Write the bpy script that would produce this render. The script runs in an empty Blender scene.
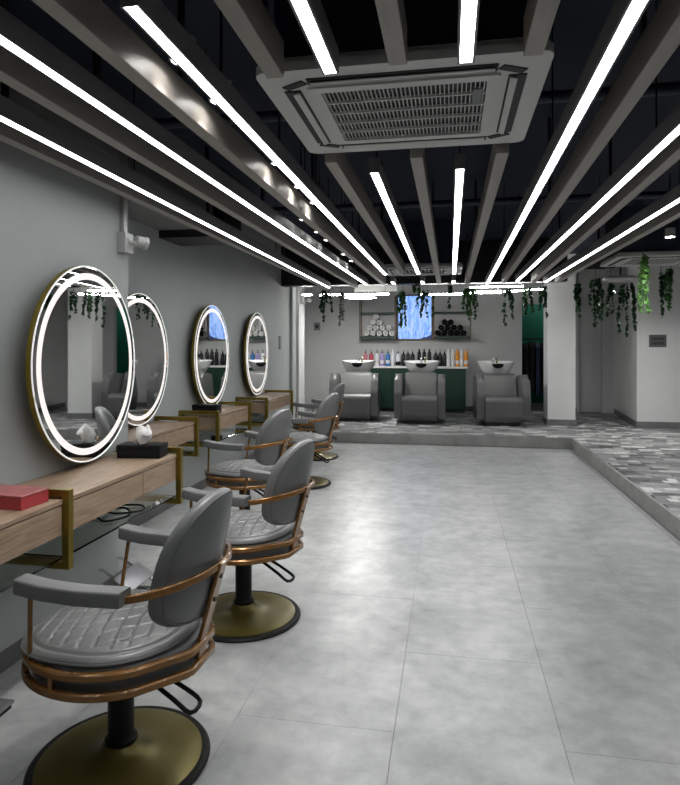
import bpy, bmesh, math, random
from mathutils import Vector, Matrix
random.seed(11)
PI = math.pi
scene = bpy.context.scene
COL = scene.collection

# ------------------------------------------------------------------ camera
FPX, CXV, HY = 610.0, 450.0, 346.0           # focal length in px, vanishing point, horizon row (680x785)
PSI = math.atan((CXV - 340.0) / FPX)
cd = bpy.data.cameras.new('camera')
cd.sensor_fit = 'VERTICAL'; cd.sensor_height = 24.0
cd.lens = 24.0 * FPX / 785.0
cd.shift_y = (HY - 392.5) / 785.0
cd.clip_start = 0.02; cd.clip_end = 60
cam = bpy.data.objects.new('camera', cd); COL.objects.link(cam)
cam.location = (0, 0, 1.45); cam.rotation_euler = (PI / 2, 0, PSI)
scene.camera = cam

# ------------------------------------------------------------------ world + exposure
w = bpy.data.worlds.new('world'); scene.world = w; w.use_nodes = True
bg = w.node_tree.nodes['Background']
bg.inputs[0].default_value = (0.5, 0.55, 0.6, 1); bg.inputs[1].default_value = 0.02
scene.view_settings.view_transform = 'Standard'
scene.view_settings.look = 'None'
scene.view_settings.gamma = 1.0
scene.view_settings.use_curve_mapping = False
scene.view_settings.exposure = 0.0
STRIP = 16.0      # linear light strength
RING = 0.88        # mirror ring strength
DOWN = 65.0       # downlight strength
BACK = 62.0        # lights over the wash area

# ------------------------------------------------------------------ materials
M = {}
def mat(name, col, rough=0.5, metal=0.0, var=0.0, scale=6.0, bump=0.0, bscale=None, spec=0.5, emit=None, estr=0.0,
        trans=0.0, stretch=None, coord='Object', detail=4.0, coat=0.0, rnd=0.0):
    m = bpy.data.materials.new(name); m.use_nodes = True
    nt = m.node_tree; N = nt.nodes; L = nt.links
    b = N['Principled BSDF']
    b.inputs['Base Color'].default_value = (*col, 1)
    b.inputs['Roughness'].default_value = rough
    b.inputs['Metallic'].default_value = metal
    b.inputs['Specular IOR Level'].default_value = spec
    b.inputs['Coat Weight'].default_value = coat
    if trans:
        b.inputs['Transmission Weight'].default_value = trans
    if emit:
        b.inputs['Emission Color'].default_value = (*emit, 1); b.inputs['Emission Strength'].default_value = estr
    if var or bump:
        tc = N.new('ShaderNodeTexCoord'); mp = N.new('ShaderNodeMapping')
        if coord == 'World':
            g = N.new('ShaderNodeNewGeometry'); L.new(g.outputs['Position'], mp.inputs['Vector'])
        else:
            L.new(tc.outputs[coord], mp.inputs['Vector'])
        if stretch: mp.inputs['Scale'].default_value = stretch
    if var:
        n = N.new('ShaderNodeTexNoise'); n.inputs['Scale'].default_value = scale; n.inputs['Detail'].default_value = detail
        n.inputs['Roughness'].default_value = 0.6
        L.new(mp.outputs[0], n.inputs['Vector'])
        r = N.new('ShaderNodeValToRGB')
        r.color_ramp.elements[0].position = 0.3; r.color_ramp.elements[1].position = 0.7
        r.color_ramp.elements[0].color = (*[max(0, c * (1 - var)) for c in col], 1)
        r.color_ramp.elements[1].color = (*[min(1, c * (1 + var)) for c in col], 1)
        L.new(n.outputs['Fac'], r.inputs['Fac'])
        out = r.outputs['Color']
        if rnd:
            oi = N.new('ShaderNodeObjectInfo'); hs = N.new('ShaderNodeHueSaturation'); mr = N.new('ShaderNodeMapRange')
            mr.inputs['To Min'].default_value = 1 - rnd; mr.inputs['To Max'].default_value = 1 + rnd
            L.new(oi.outputs['Random'], mr.inputs['Value']); L.new(mr.outputs[0], hs.inputs['Value'])
            L.new(out, hs.inputs['Color']); out = hs.outputs['Color']
        L.new(out, b.inputs['Base Color'])
    if bump:
        n2 = N.new('ShaderNodeTexNoise'); n2.inputs['Scale'].default_value = bscale or scale * 4; n2.inputs['Detail'].default_value = 3
        L.new(mp.outputs[0], n2.inputs['Vector'])
        bp = N.new('ShaderNodeBump'); bp.inputs['Strength'].default_value = bump; bp.inputs['Distance'].default_value = 0.01
        L.new(n2.outputs['Fac'], bp.inputs['Height']); L.new(bp.outputs[0], b.inputs['Normal'])
    M[name] = m
    return m
mat('wall_pale', (0.62, 0.62, 0.61), 0.75, var=0.03, scale=2.0, bump=0.05, bscale=60, coord='World')
mat('wall_back', (0.49, 0.495, 0.49), 0.75, var=0.04, scale=2.0, bump=0.05, bscale=60, coord='World')
mat('wall', (0.35, 0.368, 0.358), 0.75, var=0.04, scale=2.0, bump=0.05, bscale=60, coord='World')
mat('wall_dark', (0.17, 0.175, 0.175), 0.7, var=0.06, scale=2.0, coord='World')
mat('ceiling', (0.008, 0.012, 0.028), 0.8, var=0.2, scale=1.5, coord='World')
mat('black_metal', (0.012, 0.012, 0.013), 0.4, var=0.15, scale=9)
mat('duct', (0.018, 0.024, 0.044), 0.5, var=0.2, scale=4)
mat('beam', (0.30, 0.275, 0.245), 0.42, var=0.07, scale=5, stretch=(8, 1, 8))
mat('housing', (0.17, 0.17, 0.17), 0.4, var=0.06, scale=8)
mat('strip_glow', (0.9, 0.9, 0.9), 0.5, emit=(0.97, 0.985, 1.0), estr=STRIP)
mat('back_glow', (0.9, 0.9, 0.9), 0.5, emit=(1.0, 0.99, 0.96), estr=BACK)
mat('ring_glow', (0.25, 0.24, 0.235), 0.5, emit=(1.0, 0.935, 0.90), estr=RING)
mat('down_glow', (0.9, 0.9, 0.9), 0.5, emit=(1.0, 0.98, 0.95), estr=DOWN)
mat('white_plastic', (0.42, 0.42, 0.41), 0.4, var=0.03, scale=6)
mat('ac_plastic', (0.56, 0.555, 0.54), 0.45, var=0.03, scale=5)
mat('ac_dark', (0.008, 0.008, 0.009), 0.6, var=0.1, scale=10)
mat('grey_plastic', (0.16, 0.165, 0.17), 0.5, var=0.05, scale=10)
mat('concrete', (0.335, 0.343, 0.338), 0.30, var=0.5, scale=2.6, bump=0.05, bscale=22, coord='World', detail=9, rnd=0.025, spec=0.45)
mat('grout', (0.27, 0.27, 0.265), 0.8, var=0.1, scale=8, coord='World')
mat('kerb_stone', (0.25, 0.25, 0.24), 0.5, var=0.14, scale=7, coord='World', detail=7, rnd=0.04)
mat('base_stone', (0.14, 0.14, 0.14), 0.5, var=0.25, scale=6, coord='World', detail=7)
mat('skirting', (0.11, 0.11, 0.11), 0.5, var=0.1, scale=6, coord='World')
mat('brass', (0.25, 0.185, 0.035), 0.33, 0.85, var=0.10, scale=14)
mat('mirror_brass', (0.27, 0.20, 0.035), 0.35, 0.8, var=0.08, scale=14)
mat('gold_base', (0.125, 0.100, 0.022), 0.33, 0.5, var=0.12, scale=8)
mat('copper_wood', (0.215, 0.100, 0.026), 0.27, 0.4, var=0.22, scale=9, stretch=(2, 2, 6), coat=0.3)
mat('leather', (0.125, 0.127, 0.127), 0.34, var=0.06, scale=9, bump=0.10, bscale=130)
mat('leather_dark', (0.10, 0.102, 0.104), 0.42, var=0.06, scale=9, bump=0.10, bscale=130)
mat('wash_leather', (0.095, 0.095, 0.095), 0.36, var=0.06, scale=7, bump=0.08, bscale=110)
mat('rubber', (0.006, 0.006, 0.006), 0.5, var=0.2, scale=10, spec=0.2)
mat('chrome', (0.62, 0.62, 0.63), 0.16, 1.0, var=0.03, scale=5)
mat('steel', (0.30, 0.30, 0.31), 0.4, 0.8, var=0.08, scale=20)
mat('ceramic', (0.78, 0.78, 0.77), 0.12, var=0.02, scale=3, coat=0.4)
mat('mirror_glass', (0.80, 0.82, 0.81), 0.015, 1.0, var=0.01, scale=1)
mat('mirror_edge_glint', (0.80, 0.82, 0.80), 0.2, var=0.02, scale=3, emit=(1, 0.97, 0.94), estr=0.5)  # weak emission paints the white glint along the polished edge
mat('glass', (0.90, 0.97, 0.945), 0.03, trans=1.0, var=0.02, scale=2)
mat('green_panel', (0.004, 0.030, 0.018), 0.45, var=0.08, scale=5)
mat('green_wall', (0.008, 0.20, 0.125), 0.6, var=0.06, scale=2, coord='World')
mat('dark_cloth', (0.012, 0.013, 0.016), 0.8, var=0.3, scale=10)
mat('navy', (0.02, 0.035, 0.09), 0.6, var=0.15, scale=6)
mat('white_top', (0.70, 0.70, 0.69), 0.3, var=0.03, scale=5)
mat('towel_white', (0.72, 0.71, 0.69), 0.95, var=0.06, scale=20, bump=0.5, bscale=160)
mat('towel_black', (0.006, 0.006, 0.007), 0.95, spec=0.1, var=0.2, scale=20, bump=0.5, bscale=160)
mat('red_card', (0.36, 0.035, 0.04), 0.42, var=0.08, scale=5)
mat('red_lid_sheen', (0.34, 0.11, 0.11), 0.3, var=0.35, scale=12)  # greyish reflection on the box top painted into the red
mat('tissue', (0.80, 0.79, 0.77), 0.9, var=0.05, scale=10, bump=0.2)
mat('black_leather', (0.006, 0.006, 0.007), 0.55, spec=0.2, var=0.15, scale=12, bump=0.1, bscale=90)
mat('plaque_grey', (0.10, 0.10, 0.10), 0.4, 0.2, var=0.08, scale=9)
mat('plaque_ink', (0.035, 0.035, 0.035), 0.5, var=0.05, scale=9)
mat('stem', (0.03, 0.07, 0.02), 0.7, var=0.2, scale=20)
mat('leaf_dark', (0.016, 0.05, 0.016), 0.6, spec=0.2, var=0.45, scale=14, rnd=0.15)
mat('leaf_mid', (0.04, 0.12, 0.03), 0.6, spec=0.2, var=0.5, scale=14, rnd=0.15)
mat('leaf_lit', (0.14, 0.32, 0.075), 0.5, var=0.4, scale=14)  # lighter leaf green: the spotlight on this ivy is put into the colour
mat('leaf_pale', (0.16, 0.17, 0.15), 0.6, var=0.7, scale=16)
for nm, c in (('pink', (0.50, 0.16, 0.20)), ('red', (0.45, 0.04, 0.07)), ('purple', (0.38, 0.30, 0.60)), ('blue', (0.03, 0.16, 0.42)),
              ('white', (0.70, 0.71, 0.75)), ('black', (0.010, 0.010, 0.012)), ('orange', (0.72, 0.27, 0.02)), ('cream', (0.66, 0.62, 0.58))):
    mat('bottle_' + nm, c, 0.25, var=0.05, scale=15)

def wood_mat(name, c0, c1):
    m = bpy.data.materials.new(name); m.use_nodes = True
    N = m.node_tree.nodes; L = m.node_tree.links; b = N['Principled BSDF']
    g = N.new('ShaderNodeNewGeometry'); mp = N.new('ShaderNodeMapping'); mp.inputs['Scale'].default_value = (9, 1.2, 14)
    L.new(g.outputs['Position'], mp.inputs['Vector'])
    n = N.new('ShaderNodeTexNoise'); n.inputs['Scale'].default_value = 5; n.inputs['Detail'].default_value = 7; n.inputs['Distortion'].default_value = 0.6
    L.new(mp.outputs[0], n.inputs['Vector'])
    r = N.new('ShaderNodeValToRGB'); r.color_ramp.elements[0].position = 0.32; r.color_ramp.elements[1].position = 0.68
    r.color_ramp.elements[0].color = (*c0, 1); r.color_ramp.elements[1].color = (*c1, 1)
    L.new(n.outputs['Fac'], r.inputs['Fac']); L.new(r.outputs[0], b.inputs['Base Color'])
    bp = N.new('ShaderNodeBump'); bp.inputs['Strength'].default_value = 0.08; bp.inputs['Distance'].default_value = 0.004
    L.new(n.outputs['Fac'], bp.inputs['Height']); L.new(bp.outputs[0], b.inputs['Normal'])
    b.inputs['Roughness'].default_value = 0.45
    M[name] = m
wood_mat('oak', (0.21, 0.143, 0.094), (0.33, 0.238, 0.162))
wood_mat('walnut', (0.10, 0.07, 0.045), (0.17, 0.12, 0.08))

def mosaic_mat(name, island):
    m = bpy.data.materials.new(name); m.use_nodes = True
    N = m.node_tree.nodes; L = m.node_tree.links; b = N['Principled BSDF']
    if island:
        s = N.new('ShaderNodeNewGeometry').outputs['Random Per Island']
    else:
        s = N.new('ShaderNodeObjectInfo').outputs['Random']
    r = N.new('ShaderNodeValToRGB'); e = r.color_ramp.elements
    e[0].position = 0.0; e[0].color = (0.11, 0.112, 0.115, 1); e[1].position = 1.0; e[1].color = (0.80, 0.80, 0.79, 1)
    k = e.new(0.35); k.color = (0.24, 0.243, 0.245, 1)
    k = e.new(0.75); k.color = (0.42, 0.42, 0.415, 1)
    L.new(s, r.inputs['Fac'])
    g = N.new('ShaderNodeNewGeometry'); n = N.new('ShaderNodeTexNoise'); n.inputs['Scale'].default_value = 14; n.inputs['Detail'].default_value = 5
    L.new(g.outputs['Position'], n.inputs['Vector'])
    mx = N.new('ShaderNodeMix'); mx.data_type = 'RGBA'; mx.blend_type = 'MULTIPLY'; mx.inputs['Factor'].default_value = 0.5
    L.new(r.outputs[0], mx.inputs['A']); L.new(n.outputs['Fac'], mx.inputs['B']); L.new(mx.outputs['Result'], b.inputs['Base Color'])
    b.inputs['Roughness'].default_value = 0.38
    M[name] = m
def refine_concrete():
    m = M['concrete']; N = m.node_tree.nodes; L = m.node_tree.links; b = N['Principled BSDF']
    src = b.inputs['Base Color'].links[0].from_socket
    g = N.new('ShaderNodeNewGeometry')
    n = N.new('ShaderNodeTexNoise'); n.inputs['Scale'].default_value = 9; n.inputs['Detail'].default_value = 8; n.inputs['Roughness'].default_value = 0.62
    L.new(g.outputs['Position'], n.inputs['Vector'])
    r = N.new('ShaderNodeMapRange'); r.clamp = False; r.inputs['From Min'].default_value = 0.0; r.inputs['From Max'].default_value = 1.0; r.inputs['To Min'].default_value = 0.55; r.inputs['To Max'].default_value = 1.42
    L.new(n.outputs['Fac'], r.inputs['Value'])
    h = N.new('ShaderNodeHueSaturation'); L.new(src, h.inputs['Color']); L.new(r.outputs[0], h.inputs['Value']); L.new(h.outputs[0], b.inputs['Base Color'])
    r2 = N.new('ShaderNodeMapRange'); r2.inputs['From Min'].default_value = 0.0; r2.inputs['From Max'].default_value = 1.0; r2.inputs['To Min'].default_value = 0.42; r2.inputs['To Max'].default_value = 0.22
    L.new(n.outputs['Fac'], r2.inputs['Value']); L.new(r2.outputs[0], b.inputs['Roughness'])
refine_concrete()
for nd in M['concrete'].node_tree.nodes:
    if nd.type == 'VALTORGB': nd.color_ramp.elements[0].position = 0.05; nd.color_ramp.elements[1].position = 0.95
mosaic_mat('mosaic_single', False); mosaic_mat('mosaic_island', True)

def screen_mat():
    m = bpy.data.materials.new('screen_picture'); m.use_nodes = True
    N = m.node_tree.nodes; L = m.node_tree.links; b = N['Principled BSDF']
    b.inputs['Base Color'].default_value = (0.02, 0.02, 0.02, 1); b.inputs['Roughness'].default_value = 0.25
    tc = N.new('ShaderNodeTexCoord'); mp = N.new('ShaderNodeMapping'); mp.inputs['Scale'].default_value = (6.5, 1, 1.5)
    L.new(tc.outputs['Object'], mp.inputs['Vector'])
    n = N.new('ShaderNodeTexNoise'); n.inputs['Scale'].default_value = 1.5; n.inputs['Detail'].default_value = 9; n.inputs['Distortion'].default_value = 2.6
    L.new(mp.outputs[0], n.inputs['Vector'])
    r = N.new('ShaderNodeValToRGB'); e = r.color_ramp.elements
    e[0].position = 0.24; e[0].color = (0.012, 0.03, 0.14, 1); e[1].position = 0.78; e[1].color = (0.72, 0.82, 1.0, 1)
    k = e.new(0.36); k.color = (0.13, 0.27, 0.78, 1); k = e.new(0.50); k.color = (0.27, 0.50, 0.98, 1); k = e.new(0.62); k.color = (0.42, 0.52, 0.98, 1)
    L.new(n.outputs['Fac'], r.inputs['Fac'])
    sep = N.new('ShaderNodeSeparateXYZ'); L.new(tc.outputs['Object'], sep.inputs[0])
    # rocks along the lower edge of the picture
    n2 = N.new('ShaderNodeTexNoise'); n2.inputs['Scale'].default_value = 5.5; n2.inputs['Detail'].default_value = 4
    L.new(tc.outputs['Object'], n2.inputs['Vector'])
    mr = N.new('ShaderNodeMapRange'); mr.inputs['From Min'].default_value = 0.30; mr.inputs['From Max'].default_value = 0.0
    mr.inputs['To Min'].default_value = -0.45; mr.inputs['To Max'].default_value = 0.12
    L.new(sep.outputs['Z'], mr.inputs['Value'])
    ad = N.new('ShaderNodeMath'); ad.operation = 'ADD'; L.new(n2.outputs['Fac'], ad.inputs[0]); L.new(mr.outputs[0], ad.inputs[1])
    st = N.new('ShaderNodeValToRGB'); st.color_ramp.elements[0].position = 0.52; st.color_ramp.elements[1].position = 0.6
    L.new(ad.outputs[0], st.inputs['Fac'])
    mx = N.new('ShaderNodeMix'); mx.data_type = 'RGBA'; L.new(st.outputs[0], mx.inputs['Factor'])
    L.new(r.outputs[0], mx.inputs['A']); mx.inputs['B'].default_value = (0.012, 0.03, 0.12, 1)
    L.new(mx.outputs['Result'], b.inputs['Emission Color']); b.inputs['Emission Strength'].default_value = 1.15
    M['screen_picture'] = m
screen_mat()

# ------------------------------------------------------------------ mesh helpers
def link(name, me, parent=None, loc=None):
    o = bpy.data.objects.new(name, me); COL.objects.link(o)
    if parent: o.parent = parent
    if loc: o.location = loc
    return o
def obj(name, bm, m, parent=None, loc=None, smooth=40, recalc=True):
    if recalc: bmesh.ops.recalc_face_normals(bm, faces=bm.faces)
    me = bpy.data.meshes.new(name); bm.to_mesh(me); bm.free()
    me.materials.append(M[m])
    if smooth:
        for p in me.polygons: p.use_smooth = True
        me.set_sharp_from_angle(angle=math.radians(smooth))
    return link(name, me, parent, loc)
def box(bm, x0, x1, y0, y1, z0, z1, bev=0.0, seg=2):
    r = bmesh.ops.create_cube(bm, size=1.0); vs = r['verts']
    for v in vs:
        v.co = ((x0 + x1) / 2 + v.co.x * (x1 - x0), (y0 + y1) / 2 + v.co.y * (y1 - y0), (z0 + z1) / 2 + v.co.z * (z1 - z0))
    if bev:
        es = list({e for v in vs for e in v.link_edges})
        bmesh.ops.bevel(bm, geom=es, offset=bev, segments=seg, affect='EDGES', profile=0.5)
    return bm
def BX(*a, **k): return box(bmesh.new(), *a, **k)
def lathe(bm, prof, n=32, axis='Z', c=(0, 0, 0), close_top=True, close_bot=True):
    rings = []
    for r, h in prof:
        ring = []
        for i in range(n):
            a = 2 * PI * i / n; x, y = r * math.cos(a), r * math.sin(a)
            p = (x, y, h) if axis == 'Z' else ((h, x, y) if axis == 'X' else (x, h, y))
            ring.append(bm.verts.new((p[0] + c[0], p[1] + c[1], p[2] + c[2])))
        rings.append(ring)
    for a, b in zip(rings, rings[1:]):
        for i in range(n):
            bm.faces.new((a[i], a[(i + 1) % n], b[(i + 1) % n], b[i]))
    if close_bot: bm.faces.new(rings[0])
    if close_top: bm.faces.new(rings[-1])
    return bm
def tube(bm, pts, r, n=8, closed=False, sec=None):
    """tube (or rectangular bar when sec=(w,h)) swept along pts"""
    pts = [Vector(p) for p in pts]; N = len(pts); rings = []
    prev = None
    for i, p in enumerate(pts):
        if closed: t = (pts[(i + 1) % N] - pts[i - 1]).normalized()
        else: t = (pts[min(i + 1, N - 1)] - pts[max(i - 1, 0)]).normalized()
        up = Vector((0, 0, 1)) if abs(t.z) < 0.95 else (prev or Vector((1, 0, 0)))
        s = t.cross(up).normalized(); u = s.cross(t).normalized(); prev = u
        ring = []
        if sec:
            wv, h = sec; cb = min(wv, h) * 0.22
            prof = [(-wv/2+cb,-h/2),(wv/2-cb,-h/2),(wv/2,-h/2+cb),(wv/2,h/2-cb),(wv/2-cb,h/2),(-wv/2+cb,h/2),(-wv/2,h/2-cb),(-wv/2,-h/2+cb)]
            for a, b in prof: ring.append(bm.verts.new(p + s * a + u * b))
        else:
            for k in range(n):
                a = 2 * PI * k / n
                ring.append(bm.verts.new(p + s * math.cos(a) * r + u * math.sin(a) * r))
        rings.append(ring)
    m = len(rings[0])
    for i in range(N if closed else N - 1):
        a, b = rings[i], rings[(i + 1) % N]
        for k in range(m): bm.faces.new((a[k], a[(k + 1) % m], b[(k + 1) % m], b[k]))
    if not closed:
        bm.faces.new(rings[0]); bm.faces.new(rings[-1])
    return bm
def extrude_poly(bm, pts, axis, a0, a1, bev=0.0, seg=3):
    """pts in the plane normal to axis, extruded from a0 to a1"""
    def P(p, a):
        return {'X': (a, p[0], p[1]), 'Y': (p[0], a, p[1]), 'Z': (p[0], p[1], a)}[axis]
    A = [bm.verts.new(P(p, a0)) for p in pts]; B = [bm.verts.new(P(p, a1)) for p in pts]
    n = len(pts)
    fa = bm.faces.new(A); fb = bm.faces.new(B[::-1])
    for i in range(n): bm.faces.new((A[i], B[i], B[(i + 1) % n], A[(i + 1) % n]))
    if bev:
        es = list(fa.edges) + list(fb.edges)
        bmesh.ops.bevel(bm, geom=es, offset=bev, segments=seg, affect='EDGES', profile=0.5)
    return bm
def rounded(pts, r, n=5):
    """round the corners of a closed polygon (r: one radius or one per corner)"""
    out = []; N = len(pts)
    for i in range(N):
        p0, p1, p2 = Vector(pts[i - 1]), Vector(pts[i]), Vector(pts[(i + 1) % N])
        rr = r[i] if isinstance(r, (list, tuple)) else r
        if rr <= 0: out.append(tuple(p1)); continue
        d0 = (p0 - p1); d2 = (p2 - p1); a = d0.angle(d2)
        t = min(rr / math.tan(a / 2), d0.length * 0.49, d2.length * 0.49)
        q0 = p1 + d0.normalized() * t; q2 = p1 + d2.normalized() * t
        for k in range(n + 1):
            f = k / n
            out.append(tuple(q0 * (1 - f) ** 2 + p1 * 2 * f * (1 - f) + q2 * f * f))
    return out
def smooth_path(pts, n=6):
    P = [Vector(p) for p in pts]; out = []
    for i in range(len(P) - 1):
        p0, p1, p2, p3 = P[max(i - 1, 0)], P[i], P[i + 1], P[min(i + 2, len(P) - 1)]
        for k in range(n):
            t = k / n
            out.append(0.5 * ((2 * p1) + (p2 - p0) * t + (2 * p0 - 5 * p1 + 4 * p2 - p3) * t * t + (3 * p1 - p0 - 3 * p2 + p3) * t ** 3))
    out.append(P[-1]); return out
def tag(o, label=None, cat=None, group=None, kind=None):
    if label: o['label'] = label
    if cat: o['category'] = cat
    if group: o['group'] = group
    if kind: o['kind'] = kind
    return o
def thing(name, label, cat, loc=(0, 0, 0), rz=0.0, group=None):
    o = bpy.data.objects.new(name, None); COL.objects.link(o)
    o.empty_display_size = 0.05
    o.location = loc; o.rotation_euler = (0, 0, rz)
    return tag(o, label, cat, group)
KIDS = {}
def copy_tree(root, loc, rz, label, group=None):
    r = root.copy(); COL.objects.link(r); r.location = loc; r.rotation_euler = (0, 0, rz); r['label'] = label
    if group: r['group'] = group
    def rec(a, b):
        for ch in [c for c in bpy.data.objects if c.parent == a]:
            c = ch.copy(); COL.objects.link(c); c.parent = b; rec(ch, c)
    rec(root, r)
    return r
def struct(name, bm, m, label=None, parent=None, smooth=0):
    o = obj(name, bm, m, parent, smooth=smooth)
    o['kind'] = 'structure'
    if label: o['label'] = label
    return o

# ================================================================== SETTING
ZC = 2.95                     # black ceiling
W1, W2 = -1.97, -2.48         # near wall, set-back wall
YK, XK, ZP = 9.03, 1.69, 0.15 # platform front edge, platform side edge, platform height
YB, XR, YN, XL = 12.5, 5.2, -2.2, -3.0
Y1, Y2 = 3.50, 9.30           # end of near wall, end of set-back wall

fl = struct('floor', BX(XL, XK, YN, YK, -0.12, -0.006), 'grout', 'grey concrete-look tiled main floor of the salon')
struct('ceiling', BX(XL - 0.2, XR + 0.2, YN - 0.2, 15.2, ZC, ZC + 0.12), 'ceiling', 'black painted open ceiling above the beams')
struct('wall_left', BX(W1 - 0.9, W1, YN, Y1, 0, ZC), 'wall', 'grey plaster wall behind the nearest round mirror')
struct('wall_left_recess', BX(W2 - 0.4, W2, Y1, Y2, 0, ZC), 'wall', 'grey set-back wall carrying the three farther mirrors')
struct('wall_rear', BX(XL, XR, YN - 0.15, YN, 0, ZC), 'wall', 'grey wall behind the viewpoint')
struct('wall_right', BX(XR, XR + 0.15, YN, YB, 0, ZC), 'wall_pale', 'grey right wall beyond the platform')
# stepped pilasters at the far end of the left wall
b = BX(W2 - 0.4, W2 + 0.045, Y2, Y2 + 0.22, 0, ZC); struct('trim_1', b, 'wall', 'grey pilaster closing the left wall')
b = BX(W2 - 0.4, W2 + 0.02, Y2 + 0.5, Y2 + 0.9, ZP, ZC); struct('trim_2', b, 'wall_back', 'pale square pilaster in the far left corner')
struct('wall_left_far', BX(XL - 0.15, XL, Y2, YB + 0.15, 0, ZC), 'wall_back', 'grey wall left of the wash area')
# back wall with doorway to the green room
b = bmesh.new(); box(b, XL, 1.40, YB, YB + 0.15, ZP, ZC); box(b, 1.40, 2.05, YB, YB + 0.15, 2.28, ZC); box(b, 2.05, 2.42, YB, YB + 0.15, ZP, ZC)
box(b, 2.42, 2.95, YB + 0.10, YB + 0.15, ZP, ZC); box(b, 2.95, 3.3, YB, YB + 0.15, ZP, ZC)
struct('wall_back', b, 'wall_back', 'grey back wall behind the wash area')
# room beyond the doorway
struct('wall_green', BX(0.9, 3.2, 14.6, 14.75, ZP, ZC), 'green_wall', 'deep green wall of the room seen through the doorway')
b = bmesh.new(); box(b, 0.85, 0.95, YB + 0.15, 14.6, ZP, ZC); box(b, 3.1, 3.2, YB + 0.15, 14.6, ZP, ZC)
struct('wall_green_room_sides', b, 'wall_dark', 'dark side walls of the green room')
# free column and the right block
struct('wall_column', BX(1.575, 2.01, 10.45, 10.89, ZP, ZC), 'wall_pale', 'pale square column standing on the platform edge')
b = bmesh.new(); extrude_poly(b, [(2.93, 10.40), (XR, 10.40), (XR, YB + 0.15), (3.12, YB + 0.15)], 'Z', ZP, ZC)
struct('wall_block', b, 'wall_pale', 'pale wall block on the right carrying the small plaque')
# skirtings
b = BX(W1, W1 + 0.014, YN, Y1, 0, 0.085); struct('baseboard_left', b, 'skirting', 'dark skirting along the near left wall')
b = BX(W2, W2 + 0.014, Y1, Y2, 0, 0.085); struct('baseboard_left_recess', b, 'skirting', 'dark skirting along the set-back wall')
b = bmesh.new(); box(b, 1.56, 2.025, 10.435, 10.449, ZP, ZP + 0.10); box(b, 1.56, 1.574, 10.45, 10.90, ZP, ZP + 0.10)
struct('baseboard_column', b, 'base_stone', 'grey stone skirting round the column')
b = BX(2.92, XR, 10.386, 10.399, ZP, ZP + 0.10)
vv = [(2.915, 10.40), (2.93, 10.40), (3.12, 12.5), (3.105, 12.5)]; extrude_poly(b, vv, 'Z', ZP, ZP + 0.10)
struct('baseboard_block', b, 'base_stone', 'grey stone skirting of the right wall block')
b = BX(XL, 1.40, YB - 0.014, YB, ZP, ZP + 0.09); box(b, 2.05, 2.42, YB - 0.014, YB, ZP, ZP + 0.09)
struct('baseboard_back', b, 'skirting', 'dark skirting of the back wall')
# dark soffit over the recess with a black duct box
struct('ceiling_soffit', BX(W2, W1 - 0.02, Y1, 4.92, 2.45, ZC), 'wall_dark', 'dark grey soffit over the recess beside the near wall')
struct('ceiling_duct_box', BX(W2, W1 + 0.08, 4.92, 5.36, 2.385, ZC), 'black_metal', 'black duct box at the head of the set-back wall')
struct('ceiling_beam_header', BX(XL, XK - 0.1, 8.80, 9.0, 2.345, ZC - 0.02), 'black_metal', 'black header across the far ends of the ceiling beams')
# door in the passage
d = bpy.data.objects.new('door_1', None); COL.objects.link(d); d.location = (2.42, YB, ZP); d['kind'] = 'structure'; d['label'] = 'pale grey door at the end of the passage right of the column'
obj('door_leaf', BX(0.05, 0.47, 0.045, 0.085, 0.01, 2.05, bev=0.004), 'wall_back', d)
b = bmesh.new(); box(b, 0.0, 0.045, 0.0, 0.10, 0, 2.10); box(b, 0.475, 0.53, 0.0, 0.10, 0, 2.10); box(b, 0.0, 0.53, 0.0, 0.10, 2.06, 2.10)
obj('door_frame', b, 'wall_back', d); obj('threshold', BX(0.045, 0.475, 0.02, 0.10, 0, 0.008), 'base_stone', d)

# --- main floor tiles: 0.61 x 1.22 running bond, one object each
TW, TL = 0.613, 1.22
seams = [-0.82 + TW * (k - 4) for k in range(9)]
tile_me = {}
def floor_tile(x0, x1, y0, y1):
    key = (round(x1 - x0, 3), round(y1 - y0, 3))
    if key not in tile_me:
        bm = BX(0, key[0], 0, key[1], -0.010, 0.0)
        top = [e for e in bm.edges if all(abs(v.co.z) < 1e-6 for v in e.verts)]
        bmesh.ops.bevel(bm, geom=top, offset=0.0008, segments=1, affect='EDGES')
        me = bpy.data.meshes.new('floor_tile'); bm.to_mesh(me); bm.free(); me.materials.append(M['concrete']); tile_me[key] = me
    link('floor_tile', tile_me[key], fl, (x0, y0, 0))
G = 0.0007
for i, sx in enumerate(seams):
    x0, x1 = max(sx, XL), min(sx + TW, XK - 0.012)
    if x1 - x0 < 0.05: continue
    off = 4.12 - TL * 6 + (TL / 2 if i % 2 == 0 else 0)
    for k in range(14):
        y0, y1 = max(off + k * TL, YN), min(off + (k + 1) * TL, YK - 0.012)
        if y1 - y0 < 0.05: continue
        if x1 < W1 and y1 < Y1 or x1 < W2: continue
        floor_tile(x0 + G, x1 - G, y0 + G, y1 - G)

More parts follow.
